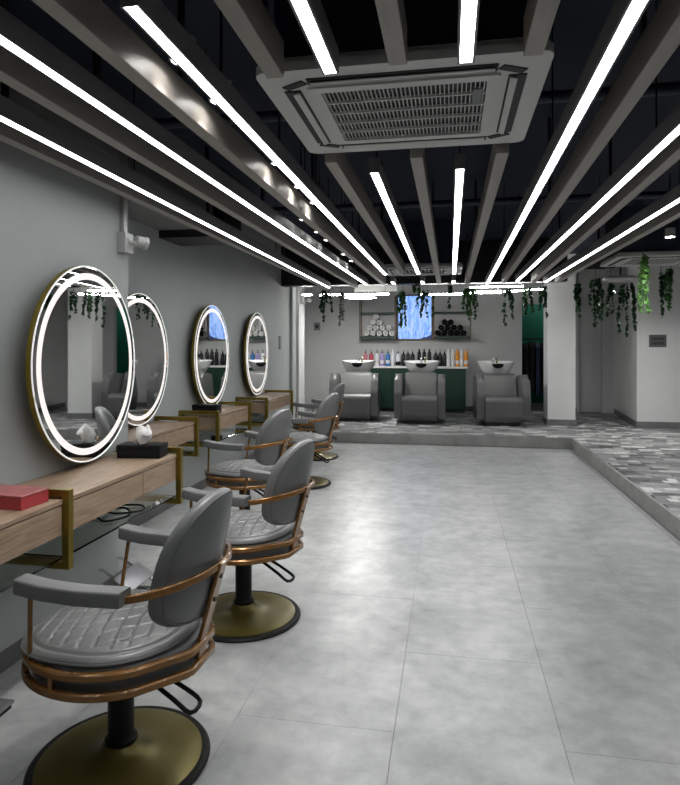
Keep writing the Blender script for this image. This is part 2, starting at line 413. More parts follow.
# --- platform: slab, kerb stones, mosaic of random grey tiles
pf = bmesh.new(); box(pf, XL, XR, YK + 0.02, 15.0, -0.12, ZP - 0.014); box(pf, XK + 0.02, XR, YN, YK + 0.02, -0.12, ZP - 0.014)
plat = struct('floor_platform', pf, 'grout', 'raised platform floor of mottled grey mosaic tiles around the main floor')
x = XL
while x < XK - 0.01:
    x1 = min(x + TW, XK); obj('kerb_stone', BX(x + .001, x1 - .001, YK, YK + 0.03, 0.0, ZP, bev=0.002, seg=1), 'kerb_stone', plat, smooth=0); x = x1
y = YK
while y > YN + 0.01:
    y1 = max(y - 1.22, YN); obj('kerb_stone', BX(XK, XK + 0.03, y1 + .001, y - .001 if y < YK else y + 0.03, 0.0, ZP, bev=0.002, seg=1), 'kerb_stone', plat, smooth=0); y = y1
TS, TY = 0.17, 0.17
cells = []
def proj(px, py, pz):
    dd = -px * math.sin(PSI) + py * math.cos(PSI); xr = px * math.cos(PSI) + py * math.sin(PSI)
    return (340 + FPX * xr / dd, HY - FPX * (pz - 1.45) / dd, dd)
j = 0; y = 3.4
while y < 12.9:
    off = random.uniform(0, TS)
    x = XL - off
    while x < XR:
        wdt = random.choice((0.09, 0.13, 0.17, 0.26)); xa, xb = x + .0015, x + wdt - .0015; ya, yb = y + .0015, y + TY * 0.62 - .0015
        x += wdt
        xa = max(xa, XL)
        if ya < YK + 0.031: xa = max(xa, XK + 0.031)
        if ya < YK + 0.031 < yb and xb < XK: continue
        xb = min(xb, XR - 0.002)
        if xb - xa < 0.03: continue
        if yb > YB and not (1.4 < xa and xb < 2.05): continue
        cells.append((xa, xb, ya, yb))
    y += TY * 0.62
def visible(c):
    u, v, dd = proj((c[0] + c[1]) / 2, (c[2] + c[3]) / 2, ZP)
    return -10 < u < 690 and dd > 0.5
vis = sorted([c for c in cells if visible(c)], key=lambda c: -(c[1] - c[0]) / proj(c[0], c[2], ZP)[2] * (1 / proj(c[0], c[2], ZP)[2]))
near = set(vis[:300]); cell_me = {}
for c in near:
    key = round(c[1] - c[0], 3)
    if key not in cell_me:
        bm = BX(0, key, 0, round(c[3] - c[2], 4), -0.016, 0.0)
        me = bpy.data.meshes.new('mosaic_tile'); bm.to_mesh(me); bm.free(); me.materials.append(M['mosaic_single']); cell_me[key] = me
    link('mosaic_tile', cell_me[key], plat, (c[0], c[2], ZP + random.uniform(-0.0006, 0.0006)))
bm = bmesh.new()
for c in cells:
    if c not in near: box(bm, c[0], c[1], c[2], c[3], ZP - 0.016, ZP + random.uniform(-0.0006, 0.0006))
o = obj('mosaic_field', bm, 'mosaic_island', plat, smooth=0); o['kind'] = 'stuff'

# ================================================================== CEILING BEAMS AND LIGHTS
ZB = 2.30
def skew(x, y0, y1):
    """x may be (x at y=2, x at y=8.5): members were not hung perfectly parallel"""
    if not isinstance(x, tuple): return x, 0.0
    k = (x[1] - x[0]) / 6.5
    return x[0] + k * ((y0 + y1) / 2 - 2.0), -math.atan(k)
def beam(x, y0, y1, label, wd=0.056, z0=ZB):
    x, rz = skew(x, y0, y1)
    t = thing('ceiling_beam', label, 'beam', (x, (y0 + y1) / 2, z0), rz, 'taupe ceiling beams')
    h = (y1 - y0) / 2
    obj('beam_body', BX(-wd / 2, wd / 2, -h, h, 0, 0.115, bev=0.002, seg=1), 'beam', t, smooth=0)
    n = max(2, int((y1 - y0) / 2.0) + 1)
    for k in range(n):
        yy = -h + 0.12 + (2 * h - 0.24) * k / (n - 1)
        obj('hanger', BX(-0.008, 0.008, yy - 0.015, yy + 0.015, 0.11, ZC - z0 + 0.002), 'black_metal', t, smooth=0)
beam(-1.805, YN + 0.02, 8.78, 'taupe ceiling beam closest to the left wall')
beam((-1.392, -1.348), YN + 0.02, 8.78, 'taupe ceiling beam second from the left wall')
beam((-0.979, -0.905), YN + 0.02, 8.5, 'taupe ceiling beam with bright scallops from the downlights, third from left wall')
beam(-0.545, YN + 0.02, 1.87, 'short taupe beam ending at the near left corner of the big air conditioner')
beam(-0.545, 2.775, 7.15, 'taupe beam starting at the left end of the big air conditioner far edge')
beam(-0.155, YN + 0.02, 1.85, 'short taupe beam ending at the near edge centre of the big air conditioner')
beam(-0.150, 2.775, 8.5, 'taupe beam starting at the middle of the big air conditioner far edge')
beam(0.240, YN + 0.02, 1.86, 'short taupe beam ending at the near right corner of the big air conditioner')
beam(0.228, 2.775, 8.5, 'taupe beam starting at the right end of the big air conditioner far edge')
beam((0.612, 0.710), YN + 0.02, 8.5, 'taupe ceiling beam first to the right of the big air conditioner')
beam((0.985, 1.096), YN + 0.02, 8.5, 'taupe ceiling beam second from the right, between two light strips')
beam((1.50, 1.41), YN + 0.02, 8.6, 'taupe ceiling beam farthest right, beside the platform')

def strip(x, y0, y1, label, z0=ZB - 0.004, wd=0.037, mname='strip_glow'):
    x, rz = skew(x, y0, y1)
    t = thing('linear_light', label, 'light', (x, (y0 + y1) / 2, z0), rz, 'white linear ceiling lights')
    h = (y1 - y0) / 2
    bm = bmesh.new()
    box(bm, -wd / 2 - 0.007, -wd / 2, -h, h, 0, 0.075); box(bm, wd / 2, wd / 2 + 0.007, -h, h, 0, 0.075)
    box(bm, -wd / 2, wd / 2, -h, h, 0.03, 0.075); box(bm, -wd / 2, wd / 2, -h, -h + 0.004, 0, 0.03); box(bm, -wd / 2, wd / 2, h - 0.004, h, 0, 0.03)
    obj('housing', bm, 'housing', t, smooth=0)
    obj('diffuser', BX(-wd / 2 + 0.0005, wd / 2 - 0.0005, -h + 0.005, h - 0.005, 0.001, 0.012), mname, t, smooth=0)
    n = max(2, int((y1 - y0) / 2.2) + 1)
    for k in range(n):
        yy = -h + 0.1 + (2 * h - 0.2) * k / (n - 1)
        obj('hanger', lathe(bmesh.new(), [(0.004, 0.07), (0.004, ZC - z0 + 0.002)], 6, c=(0, yy, 0)), 'black_metal', t, smooth=0)
strip((-1.644, -1.728), 0.1, 8.72, 'long white linear light nearest the left wall')
strip((-1.216, -1.133), 0.1, 8.35, 'long white linear light second from the left wall')
strip((-0.782, -0.748), 1.40, 7.25, 'long white linear light passing left of the big air conditioner')
strip(-0.365, 0.1, 1.865, 'short white linear light over the near edge of the big air conditioner, left one')
strip(-0.365, 2.96, 7.25, 'white linear light beyond the big air conditioner, left one of two')
strip(0.047, 0.1, 1.865, 'short white linear light over the near edge of the big air conditioner, right one')
strip(0.047, 2.97, 7.3, 'white linear light beyond the big air conditioner, right one of two')
strip((0.461, 0.499), 0.1, 8.55, 'long white linear light passing right of the big air conditioner')
strip((0.885, 0.861), 0.1, 8.25, 'long white linear light second from the right')
strip((1.338, 1.241), 0.1, 8.45, 'long white linear light farthest right, beside the platform')
strip(2.92, 2.6, 8.2, 'added linear light brightening the platform, first beyond the right beam')  # this and the next two: unseen strips added to brighten platform and right wall
strip(3.45, 2.6, 9.2, 'added linear light brightening the middle of the platform')
strip(4.05, 2.6, 9.6, 'added linear light brightening the platform nearest the right wall')
strip(-0.365, 8.17, 8.55, 'tiny white light stub past the far air conditioner, left one', z0=ZB + 0.01)
strip(0.047, 8.17, 8.55, 'tiny white light stub past the far air conditioner, right one', z0=ZB + 0.01)
strip(-0.765, 8.17, 8.55, 'tiny white light stub left of the far air conditioner', z0=ZB + 0.01)

# --- downlights hung between the beams
def downlight_proto(label, loc):
    t = thing('downlight', label, 'downlight', loc, 0, 'small round downlights between the left beams')
    obj('can', lathe(bmesh.new(), [(0.034, 0.030), (0.036, 0.015), (0.039, 0.0), (0.046, 0.001), (0.046, 0.008), (0.041, 0.012), (0.041, 0.075), (0.010, 0.08)], 20, close_bot=False), 'white_plastic', t)
    obj('lamp', lathe(bmesh.new(), [(0.033, 0.020), (0.033, 0.028)], 18), 'down_glow', t, smooth=0)
    ld = bpy.data.lights.new('downlight_beam', 'SPOT'); ld.energy = 34; ld.spot_size = math.radians(88); ld.spot_blend = 0.7; ld.shadow_soft_size = 0.03; ld.color = (1.0, 0.98, 0.95)
    lo = bpy.data.objects.new('light_beam', ld); COL.objects.link(lo); lo.parent = t; lo.location = (0, 0, 0.012)
    obj('stem', lathe(bmesh.new(), [(0.006, 0.078), (0.006, ZC - 2.395 + 0.002)], 8), 'black_metal', t)
    return t
dl = None
row = [(-0.872, y, s) for y, s in ((1.90, 'nearest the camera'), (2.24, 'second from the camera'), (3.06, 'third from the camera'), (3.53, 'fourth from the camera'), (3.94, 'farthest of its row'))]
row = [(x, y, 'small round downlight beside the third beam from the left wall, ' + s) for x, y, s in row]
row += [(-1.07, y, 'small round downlight left of the third beam, ' + s) for y, s in ((4.45, 'nearest of the far cluster'), (4.95, 'second of the far cluster'), (5.35, 'third of the far cluster'), (6.2, 'fourth of the far cluster'), (6.7, 'last of the far cluster'))]
for x, y, lab in row:
    dl = downlight_proto(lab, (x, y, 2.395)) if dl is None else (dl if False else copy_tree(first, (x, y, 2.395), 0, lab))
    if 'first' not in globals(): first = dl
plat_lamp = [c for c in first.children if c.name.startswith('lamp')][0].data.copy(); plat_lamp.materials[0] = mat('platform_glow', (0.9, 0.9, 0.9), 0.5, emit=(1.0, 0.99, 0.97), estr=1500.0)
for x, y, lab in ((1.88, 5.72, 'round ceiling downlight shining on the bright ivy'), (3.4, 8.6, 'added round downlight brightening the plaque wall'), (2.45, 9.3, 'added round downlight brightening the platform beside the column'),
                  (3.5, 5.2, 'added round downlight brightening the near platform')):  # all but the ivy downlight are added to brighten the platform side
    t = copy_tree(first, (x, y, 2.395), 0, lab, 'round downlights above the platform')
    for c in t.children:
        if c.name.startswith('lamp'): c.data = plat_lamp

# --- ceiling cassette air conditioners
def rrect(x0, x1, y0, y1, r, n=5):
    return rounded([(x0, y0), (x1, y0), (x1, y1), (x0, y1)], r, n)
def frame_ring(bm, outer, inner, z0, z1):
    """flat frame between two outlines with the same point count"""
    n = len(outer); A = [bm.verts.new((*p, z0)) for p in outer]; B = [bm.verts.new((*p, z0)) for p in inner]
    C = [bm.verts.new((*p, z1)) for p in outer]; D = [bm.verts.new((*p, z1)) for p in inner]
    for i in range(n):
        k = (i + 1) % n
        bm.faces.new((A[i], A[k], B[k], B[i])); bm.faces.new((C[i], C[k], D[k], D[i]))
        bm.faces.new((A[i], A[k], C[k], C[i])); bm.faces.new((B[i], B[k], D[k], D[i]))
    return bm
def cassette(loc, w_, d_, label, rz=0.0, full=True):
    t = thing('air_conditioner', label, 'air conditioner', loc, rz)
    hw, hd = w_ / 2, d_ / 2; gx, gy = hw * 0.66, hd * 0.66
    bm = frame_ring(bmesh.new(), rrect(-hw, hw, -hd, hd, 0.05), rrect(-gx, gx, -gy, gy, 0.012), 0.0, 0.03)
    obj('panel', bm, 'ac_plastic', t, smooth=30)
    bm = frame_ring(bmesh.new(), rrect(-hw + .012, hw - .012, -hd + .012, hd - .012, 0.05), rrect(-gx, gx, -gy, gy, 0.012), 0.03, 0.05)
    obj('panel_step', bm, 'ac_plastic', t, smooth=30)
    obj('body', BX(-hw * 0.88, hw * 0.88, -hd * 0.88, hd * 0.88, 0.05, ZC - loc[2] + 0.002, bev=0.004, seg=1), 'duct', t, smooth=0)
    # four outlets: dark slot plus louvre blade
    for s in (-1, 1):
        obj('outlet', BX(-gx * 1.0, gx * 1.0, s * hd * 0.79 - 0.026, s * hd * 0.79 + 0.026, -0.004, 0.010, bev=0.003, seg=1), 'ac_dark', t, smooth=0)
        bm = BX(-gx * 0.97, gx * 0.97, -0.013, 0.013, -0.004, 0.002, bev=0.002, seg=1)
        o = obj('louvre', bm, 'ac_plastic', t, (0, s * hd * 0.785, -0.006), smooth=0); o.rotation_euler = (s * math.radians(-14), 0, 0)
        obj('outlet', BX(s * hw * 0.80 - 0.03, s * hw * 0.80 + 0.03, -gy * 0.98, gy * 0.98, -0.004, 0.010, bev=0.003, seg=1), 'ac_dark', t, smooth=0)
        bm = BX(-0.012, 0.012, -gy * 0.95, gy * 0.95, -0.004, 0.002, bev=0.002, seg=1)
        o = obj('louvre', bm, 'ac_plastic', t, (s * hw * 0.775, 0, -0.008), smooth=0); o.rotation_euler = (0, s * math.radians(14), 0)
        for q in (-1, 1):   # corner caps
            bm = BX(-0.045, 0.045, -0.018, 0.018, -0.004, 0.004, bev=0.003, seg=1)
            o = obj('corner_vent', bm, 'ac_dark', t, (s * hw * 0.76, q * hd * 0.74, 0), smooth=0); o.rotation_euler = (0, 0, -s * q * math.radians(28))
    # intake grille
    bm = frame_ring(bmesh.new(), rrect(-gx - .012, gx + .012, -gy - .012, gy + .012, 0.015), rrect(-gx + .03, gx - .03, -gy + .028, gy - .028, 0.006), -0.008, 0.012)
    obj('grille_frame', bm, 'ac_plastic', t, smooth=30)
    obj('filter', BX(-gx + .02, gx - .02, -gy + .02, gy - .02, 0.006, 0.012), 'ac_dark', t, smooth=0)
    if full:
        x0, x1, y0, y1 = -gx + .03, gx - .03, -gy + .028, gy - .028
        n = 38; me = None
        for k in range(n):
            xx = x0 + (x1 - x0) * (k + 0.5) / n
            if me is None:
                o = obj('grille_slat', BX(-0.0018, 0.0018, y0, y1, -0.004, 0.004), 'ac_plastic', t, (xx, 0, 0), smooth=0); me = o.data
            else: link('grille_slat', me, t, (xx, 0, 0))
        for k in range(1, 5):
            yy = y0 + (y1 - y0) * k / 5
            obj('grille_rib', BX(x0, x1, yy - 0.004, yy + 0.004, -0.0075, 0.003), 'ac_plastic', t, smooth=0)
        obj('receiver', BX(x1 - 0.045, x1 - 0.012, y0 + 0.06, y0 + 0.19, -0.010, 0.004, bev=0.003, seg=1), 'grey_plastic', t, smooth=0)
    else:
        for k in range(12):
            xx = -gx + .04 + (2 * gx - .08) * k / 11
            obj('grille_slat', BX(xx - .004, xx + .004, -gy + .028, gy - .028, -0.006, 0.004), 'ac_plastic', t, smooth=0)
    return t
cassette((-0.160, 2.325, 2.335), 0.945, 0.845, 'big white ceiling cassette air conditioner with square intake grille, in the foreground')
cassette((-0.33, 7.72, 2.385), 0.95, 0.85, 'white cassette air conditioner at the far end of the light strips', full=False)
cassette((2.24, 7.35, 2.40), 0.95, 0.85, 'grey cassette air conditioner over the platform behind the bright ivy', full=False)

# --- ducts and pipes under the black ceiling
def pipe(name, pts, r, label, m='duct'):
    return tag(obj(name, tube(bmesh.new(), pts, r, 10), m), label, 'pipe')
b = BX(-0.95, 3.6, -0.28, 0.28, 0, 0.30, bev=0.01, seg=1)
tag(obj('ventilation_duct', b, 'duct', None, (0, 1.0, 2.62), smooth=0), 'dark rectangular duct crossing above the near beams', 'duct')
b = BX(-0.2, 0.2, -3.2, 2.2, 0, 0.28, bev=0.01, seg=1)
tag(obj('ventilation_duct', b, 'duct', None, (2.55, 4.6, 2.64), smooth=0), 'dark navy duct running above the platform at right', 'duct')
pipe('ceiling_pipe', [(-2.4, 3.25, 2.72), (1.9, 3.25, 2.72)], 0.03, 'dark pipe crossing just past the big air conditioner')
pipe('ceiling_pipe', [(-2.4, 5.6, 2.74), (1.9, 5.6, 2.74)], 0.03, 'dark pipe crossing above the middle of the light strips')
pipe('ceiling_pipe', [(0.33, 3.3, 2.80), (0.33, 8.7, 2.80)], 0.025, 'dark pipe running lengthwise right of the big air conditioner')
tag(obj('cable_tray', BX(-1.58, -1.32, 0.3, 1.55, 2.58, ZC, bev=0.004, seg=1), 'wall_dark', smooth=0), 'grey ceiling box above the second beam at top left', 'box')

# --- linear pendants and disc lamps over the wash area
def xlight(p0, p1, label, r=0.011):
    mid = [(a + b_) / 2 for a, b_ in zip(p0, p1)]
    t = thing('pendant_tube', label, 'light', mid, 0, 'thin white pendant tubes over the wash area')
    a = [p0[i] - mid[i] for i in range(3)]; c = [p1[i] - mid[i] for i in range(3)]
    obj('tube', tube(bmesh.new(), [a, c], r, 8), 'back_glow', t)
    for q in (a, c):
        f = 0.9
        obj('hanger', lathe(bmesh.new(), [(0.003, 0), (0.003, ZC - mid[2] + 0.002)], 6, c=(q[0] * f, q[1] * f, q[2] * f + r * 0.9)), 'black_metal', t, smooth=0)
ZT = 2.27
xlight((-2.34, 9.55, ZT), (-2.18, 9.55, ZT), 'very short white pendant tube beside the far left corner')
xlight((-2.06, 9.60, ZT), (-0.95, 9.60, ZT), 'white pendant tube above the left wash chair')
xlight((-0.45, 9.62, ZT - 0.015), (0.22, 9.62, ZT - 0.015), 'white pendant tube above the middle wash chair')
xlight((0.30, 9.75, ZT + .02), (0.78, 9.75, ZT + .02), 'thick white pendant tube left of the right wash chair', r=0.022)
xlight((0.82, 9.75, ZT + .02), (1.36, 9.5, ZT + .03), 'slanted white pendant tube reaching the column')
xlight((0.30, 9.25, ZT + .05), (1.05, 9.2, ZT + .05), 'thin white pendant tube in front of the right wash chair', r=0.010)
def disc(loc, r, label, glow):
    t = thing('disc_lamp', label, 'lamp', loc, 0, None)
    obj('rim', lathe(bmesh.new(), [(r * 0.93, 0.0), (r, 0.012), (r, 0.035), (r * 0.8, 0.055), (r * 0.2, 0.065)], 40, close_bot=False), 'white_plastic', t)
    obj('diffuser', lathe(bmesh.new(), [(0.02, -0.001), (r * 0.93, 0.003), (r * 0.9, 0.012)], 40), glow, t)
    obj('stem', lathe(bmesh.new(), [(0.012, 0.062), (0.012, ZC - loc[2] + 0.002)], 10), 'black_metal', t)
disc((-1.53, 10.48, 2.285), 0.30, 'lit round white disc lamp above the left wash chair', 'back_glow')
disc((2.13, 8.25, 2.275), 0.215, 'unlit pale disc lamp hanging over the platform in front of the plaque wall', 'white_plastic')
tag(obj('junction_box', BX(-1.56, -0.85, 10.0, 10.12, 2.345, ZC, bev=0.004, seg=1), 'white_plastic', smooth=0), 'pale lamp driver box above the lit disc lamp', 'box')

# ================================================================== MIRRORS
def mirror(label, loc):
    R = 0.522; D = 0.026
    t = thing('round_mirror', label, 'mirror', loc, 0, 'round wall mirrors with light rings')
    obj('backing', lathe(bmesh.new(), [(R - 0.10, -0.045), (R - 0.10, 0.0)], 72, 'X'), 'black_metal', t, smooth=0)
    obj('rim', lathe(bmesh.new(), [(R - 0.006, 0.0), (R, 0.0), (R, D), (R - 0.006, D)], 96, 'X', close_top=False, close_bot=True), 'mirror_brass', t, smooth=30)
    obj('glass', lathe(bmesh.new(), [(R - 0.0065, 0.012), (R - 0.0065, D + .002)], 96, 'X'), 'mirror_glass', t, smooth=0)
    pts = [(D + .002, (R - 0.004) * math.cos(2 * PI * k / 96), (R - 0.004) * math.sin(2 * PI * k / 96)) for k in range(96)]
    obj('polished_edge', tube(bmesh.new(), pts, 0.0042, 6, closed=True), 'mirror_edge_glint', t)
    r0, r1 = R * 0.860, R * 0.925
    bm = bmesh.new(); n = 96
    prof = [(r0, D + .002), (r0, D + .0035), (r1, D + .0035), (r1, D + .002)]
    rings = [[bm.verts.new((h, r * math.cos(2 * PI * i / n), r * math.sin(2 * PI * i / n))) for i in range(n)] for r, h in prof]
    for a, c in zip(rings, rings[1:] + rings[:1]):
        for i in range(n): bm.faces.new((a[i], a[(i + 1) % n], c[(i + 1) % n], c[i]))
    obj('light_ring', bm, 'ring_glow', t, smooth=30)
    return t
m0 = mirror('large round mirror with light ring on the near wall, nearest and biggest in view', (W1 + 0.045, 2.985, 1.355))
m0.rotation_euler = (0, 0, math.radians(3.7))           # the mirrors hang turned a little towards the back of the room
copy_tree(m0, (W2 + 0.045, 4.47, 1.345), math.radians(2.6), 'round mirror with light ring partly hidden behind the near wall corner')
copy_tree(m0, (W2 + 0.045, 5.96, 1.35), math.radians(2.6), 'round mirror with light ring third from the camera, reflecting the blue screen')
copy_tree(m0, (W2 + 0.045, 7.45, 1.35), math.radians(2.6), 'round mirror with light ring farthest from the camera, beside the wall switch')

# ================================================================== VANITY BENCHES
def vanity(label, wx, y0, y1, left_frame, right_frame, drawer_from=0.5, D=0.365):
    L_ = y1 - y0
    t = thing('vanity_bench', label, 'vanity', (wx, y0, 0.52), 0, 'wall-hung oak vanity benches with brass frames')
    Z0 = -0.52
    obj('cabinet', BX(0.001, D - 0.018, 0.0, L_, 0.665 + Z0, 0.79 + Z0, bev=0.002, seg=1), 'oak', t, smooth=0)
    obj('bench_top', BX(0.001, D + 0.002, 0.0, L_, 0.792 + Z0, 0.812 + Z0, bev=0.002, seg=1), 'oak', t, smooth=0)
    c = drawer_from * L_
    obj('drawer_front', BX(D - 0.017, D, 0.003, c - 0.002, 0.665 + Z0, 0.787 + Z0, bev=0.0015, seg=1), 'oak', t, smooth=0)
    obj('drawer_front', BX(D - 0.017, D, c + 0.002, L_ - 0.003, 0.665 + Z0, 0.787 + Z0, bev=0.0015, seg=1), 'oak', t, smooth=0)
    def loop(ya):
        bm = bmesh.new(); th = 0.032; xa, xb, za, zb = 0.001, D + 0.028, 0.52 + Z0, 0.852 + Z0
        out = [(xa, za), (xb, za), (xb, zb), (xa, zb)]; inn = [(xa + th, za + th), (xb - th, za + th), (xb - th, zb - th), (xa + th, zb - th)]
        A = [bm.verts.new((p[0], ya, p[1])) for p in out]; B = [bm.verts.new((p[0], ya, p[1])) for p in inn]
        C = [bm.verts.new((p[0], ya + 0.034, p[1])) for p in out]; E = [bm.verts.new((p[0], ya + 0.034, p[1])) for p in inn]
        for i in range(4):
            k = (i + 1) % 4
            for q in ((A[i], A[k], B[k], B[i]), (C[i], C[k], E[k], E[i]), (A[i], A[k], C[k], C[i]), (B[i], B[k], E[k], E[i])): bm.faces.new(q)
        bmesh.ops.bevel(bm, geom=list(bm.edges), offset=0.002, segments=1, affect='EDGES')
        obj('brass_frame', bm, 'brass', t, smooth=0)
    if left_frame: loop(-0.036)
    if right_frame: loop(L_ + 0.001)
    obj('glass_shelf', BX(0.003, D - 0.02, -0.03 if left_frame else 0.0, L_ + 0.03, 0.553 + Z0, 0.563 + Z0, bev=0.001, seg=1), 'glass', t, smooth=0)
    return t
vanity('nearest oak vanity bench holding the red box', W1, 0.75, 2.29, False, True, D=0.385)
vanity('oak vanity bench under the largest mirror with black tissue box on its end', W1, 2.33, 3.36, False, True, 0.62, D=0.385)
vanity('oak vanity bench just past the near wall corner', W2, 3.72, 4.83, False, True)
vanity('oak vanity bench with a black box on its near end, under the third mirror', W2, 5.34, 6.22, True, True)
vanity('farthest oak vanity bench under the last mirror', W2, 6.86, 7.98, True, True)

# red box, tissue boxes, cables
t = thing('red_box', 'flat red cardboard box at the end of the nearest vanity bench', 'box', (-1.755, 2.185, 0.8125), math.radians(-4))
obj('box_body', BX(-0.20, 0.13, -0.075, 0.075, 0, 0.048, bev=0.002, seg=1), 'red_card', t, smooth=0)
obj('lid', BX(-0.202, 0.132, -0.077, 0.077, 0.0485, 0.057, bev=0.002, seg=1), 'red_lid_sheen', t, smooth=0)
def tissue_box(label, loc, rz, lx, ly, h, tissue):
    t = thing('tissue_box', label, 'tissue box', loc, rz)
    obj('box_body', BX(-lx / 2, lx / 2, -ly / 2, ly / 2, 0, h * 0.62, bev=0.003), 'black_leather', t)
    obj('lid', BX(-lx / 2 - .002, lx / 2 + .002, -ly / 2 - .002, ly / 2 + .002, h * 0.63, h, bev=0.003), 'black_leather', t)
    if tissue:
        bm = bmesh.new(); rings = []; rnd = random.Random(4)
        for k in range(7):
            f = k / 6; rad = 0.030 + 0.022 * math.sin(f * PI * 0.75); ring = []
            for i in range(16):
                a = 2 * PI * i / 16; rr = rad * (1 + 0.28 * math.sin(3 * a + k * .5) + rnd.uniform(-.12, .12)) * (1.0 if k < 6 else 0.55)
                ring.append(bm.verts.new((rr * math.cos(a) * 0.7 + 0.012 * f, rr * math.sin(a) * 1.0, h + f * 0.095 + (0.016 * math.sin(2 * a) if k > 3 else 0))))
            rings.append(ring)
        for a, c in zip(rings, rings[1:]):
            for i in range(16): bm.faces.new((a[i], a[(i + 1) % 16], c[(i + 1) % 16], c[i]))
        bm.faces.new(rings[0]); bm.faces.new(rings[-1])
        obj('tissue', bm, 'tissue', t, smooth=60)
    return t
tissue_box('black tissue box with white tissue pulled out, on the bench under the largest mirror', (-1.745, 3.262, 0.8125), math.radians(6), 0.25, 0.13, 0.075, True)
tissue_box('plain black tissue box on the bench under the third mirror', (-2.27, 5.47, 0.8125), math.radians(2), 0.24, 0.14, 0.085, False)
rnd = random.Random(8)
pts = [(-1.90, 2.78, 0.571), (-1.80, 2.86, 0.571), (-1.70, 2.80, 0.571), (-1.64, 2.92, 0.571), (-1.72, 3.02, 0.580), (-1.80, 2.95, 0.585), (-1.70, 2.90, 0.584), (-1.62, 3.02, 0.571), (-1.68, 3.12, 0.571), (-1.80, 3.10, 0.571)]
tag(obj('appliance_cord', tube(bmesh.new(), smooth_path(pts, 8), 0.0055, 6), 'rubber'), 'black coiled cord lying on the glass shelf under the largest mirror', 'cord')
t = thing('power_strip', 'black power strip hanging in the near end of the third bench', 'power strip', (-2.16, 5.44, 0.565), 0)
obj('strip_body', BX(-0.05, 0.05, -0.03, 0.03, 0, 0.045, bev=0.004), 'black_leather', t)
obj('socket_face', BX(-0.04, 0.04, -0.022, 0.022, 0.045, 0.049, bev=0.001, seg=1), 'grey_plastic', t)

# footrests
def footrest(label, loc, rz=0.0):
    t = thing('footrest', label, 'footrest', loc, rz, 'chrome footrests under the benches')
    for s in (-0.10, 0.10):
        pts = [(-0.16, s, 0.010), (0.10, s, 0.010), (0.13, s, 0.03), (-0.12, s, 0.175), (-0.15, s, 0.17), (-0.16, s, 0.15), (-0.16, s, 0.03)]
        obj('side_tube', tube(bmesh.new(), pts, 0.008, 8, closed=True), 'chrome', t)
    o = obj('foot_plate', BX(-0.065, 0.065, -0.14, 0.14, -0.005, 0.005, bev=0.003), 'steel', t, (0.02, 0, 0.108)); o.rotation_euler = (0, math.radians(30), 0)
    return t
f0 = footrest('chrome tube footrest on the floor under the bench with the largest mirror', (-1.83, 3.28, 0.0))
t = thing('footrest_plate', 'flat steel footrest plate on the floor at the left picture edge', 'footrest', (-1.84, 2.06, 0.0), 0)
obj('plate', BX(-0.12, 0.12, -0.12, 0.12, 0.018, 0.032, bev=0.005), 'steel', t)
obj('rubber_base', BX(-0.112, 0.112, -0.112, 0.112, 0.0, 0.018, bev=0.003), 'rubber', t)

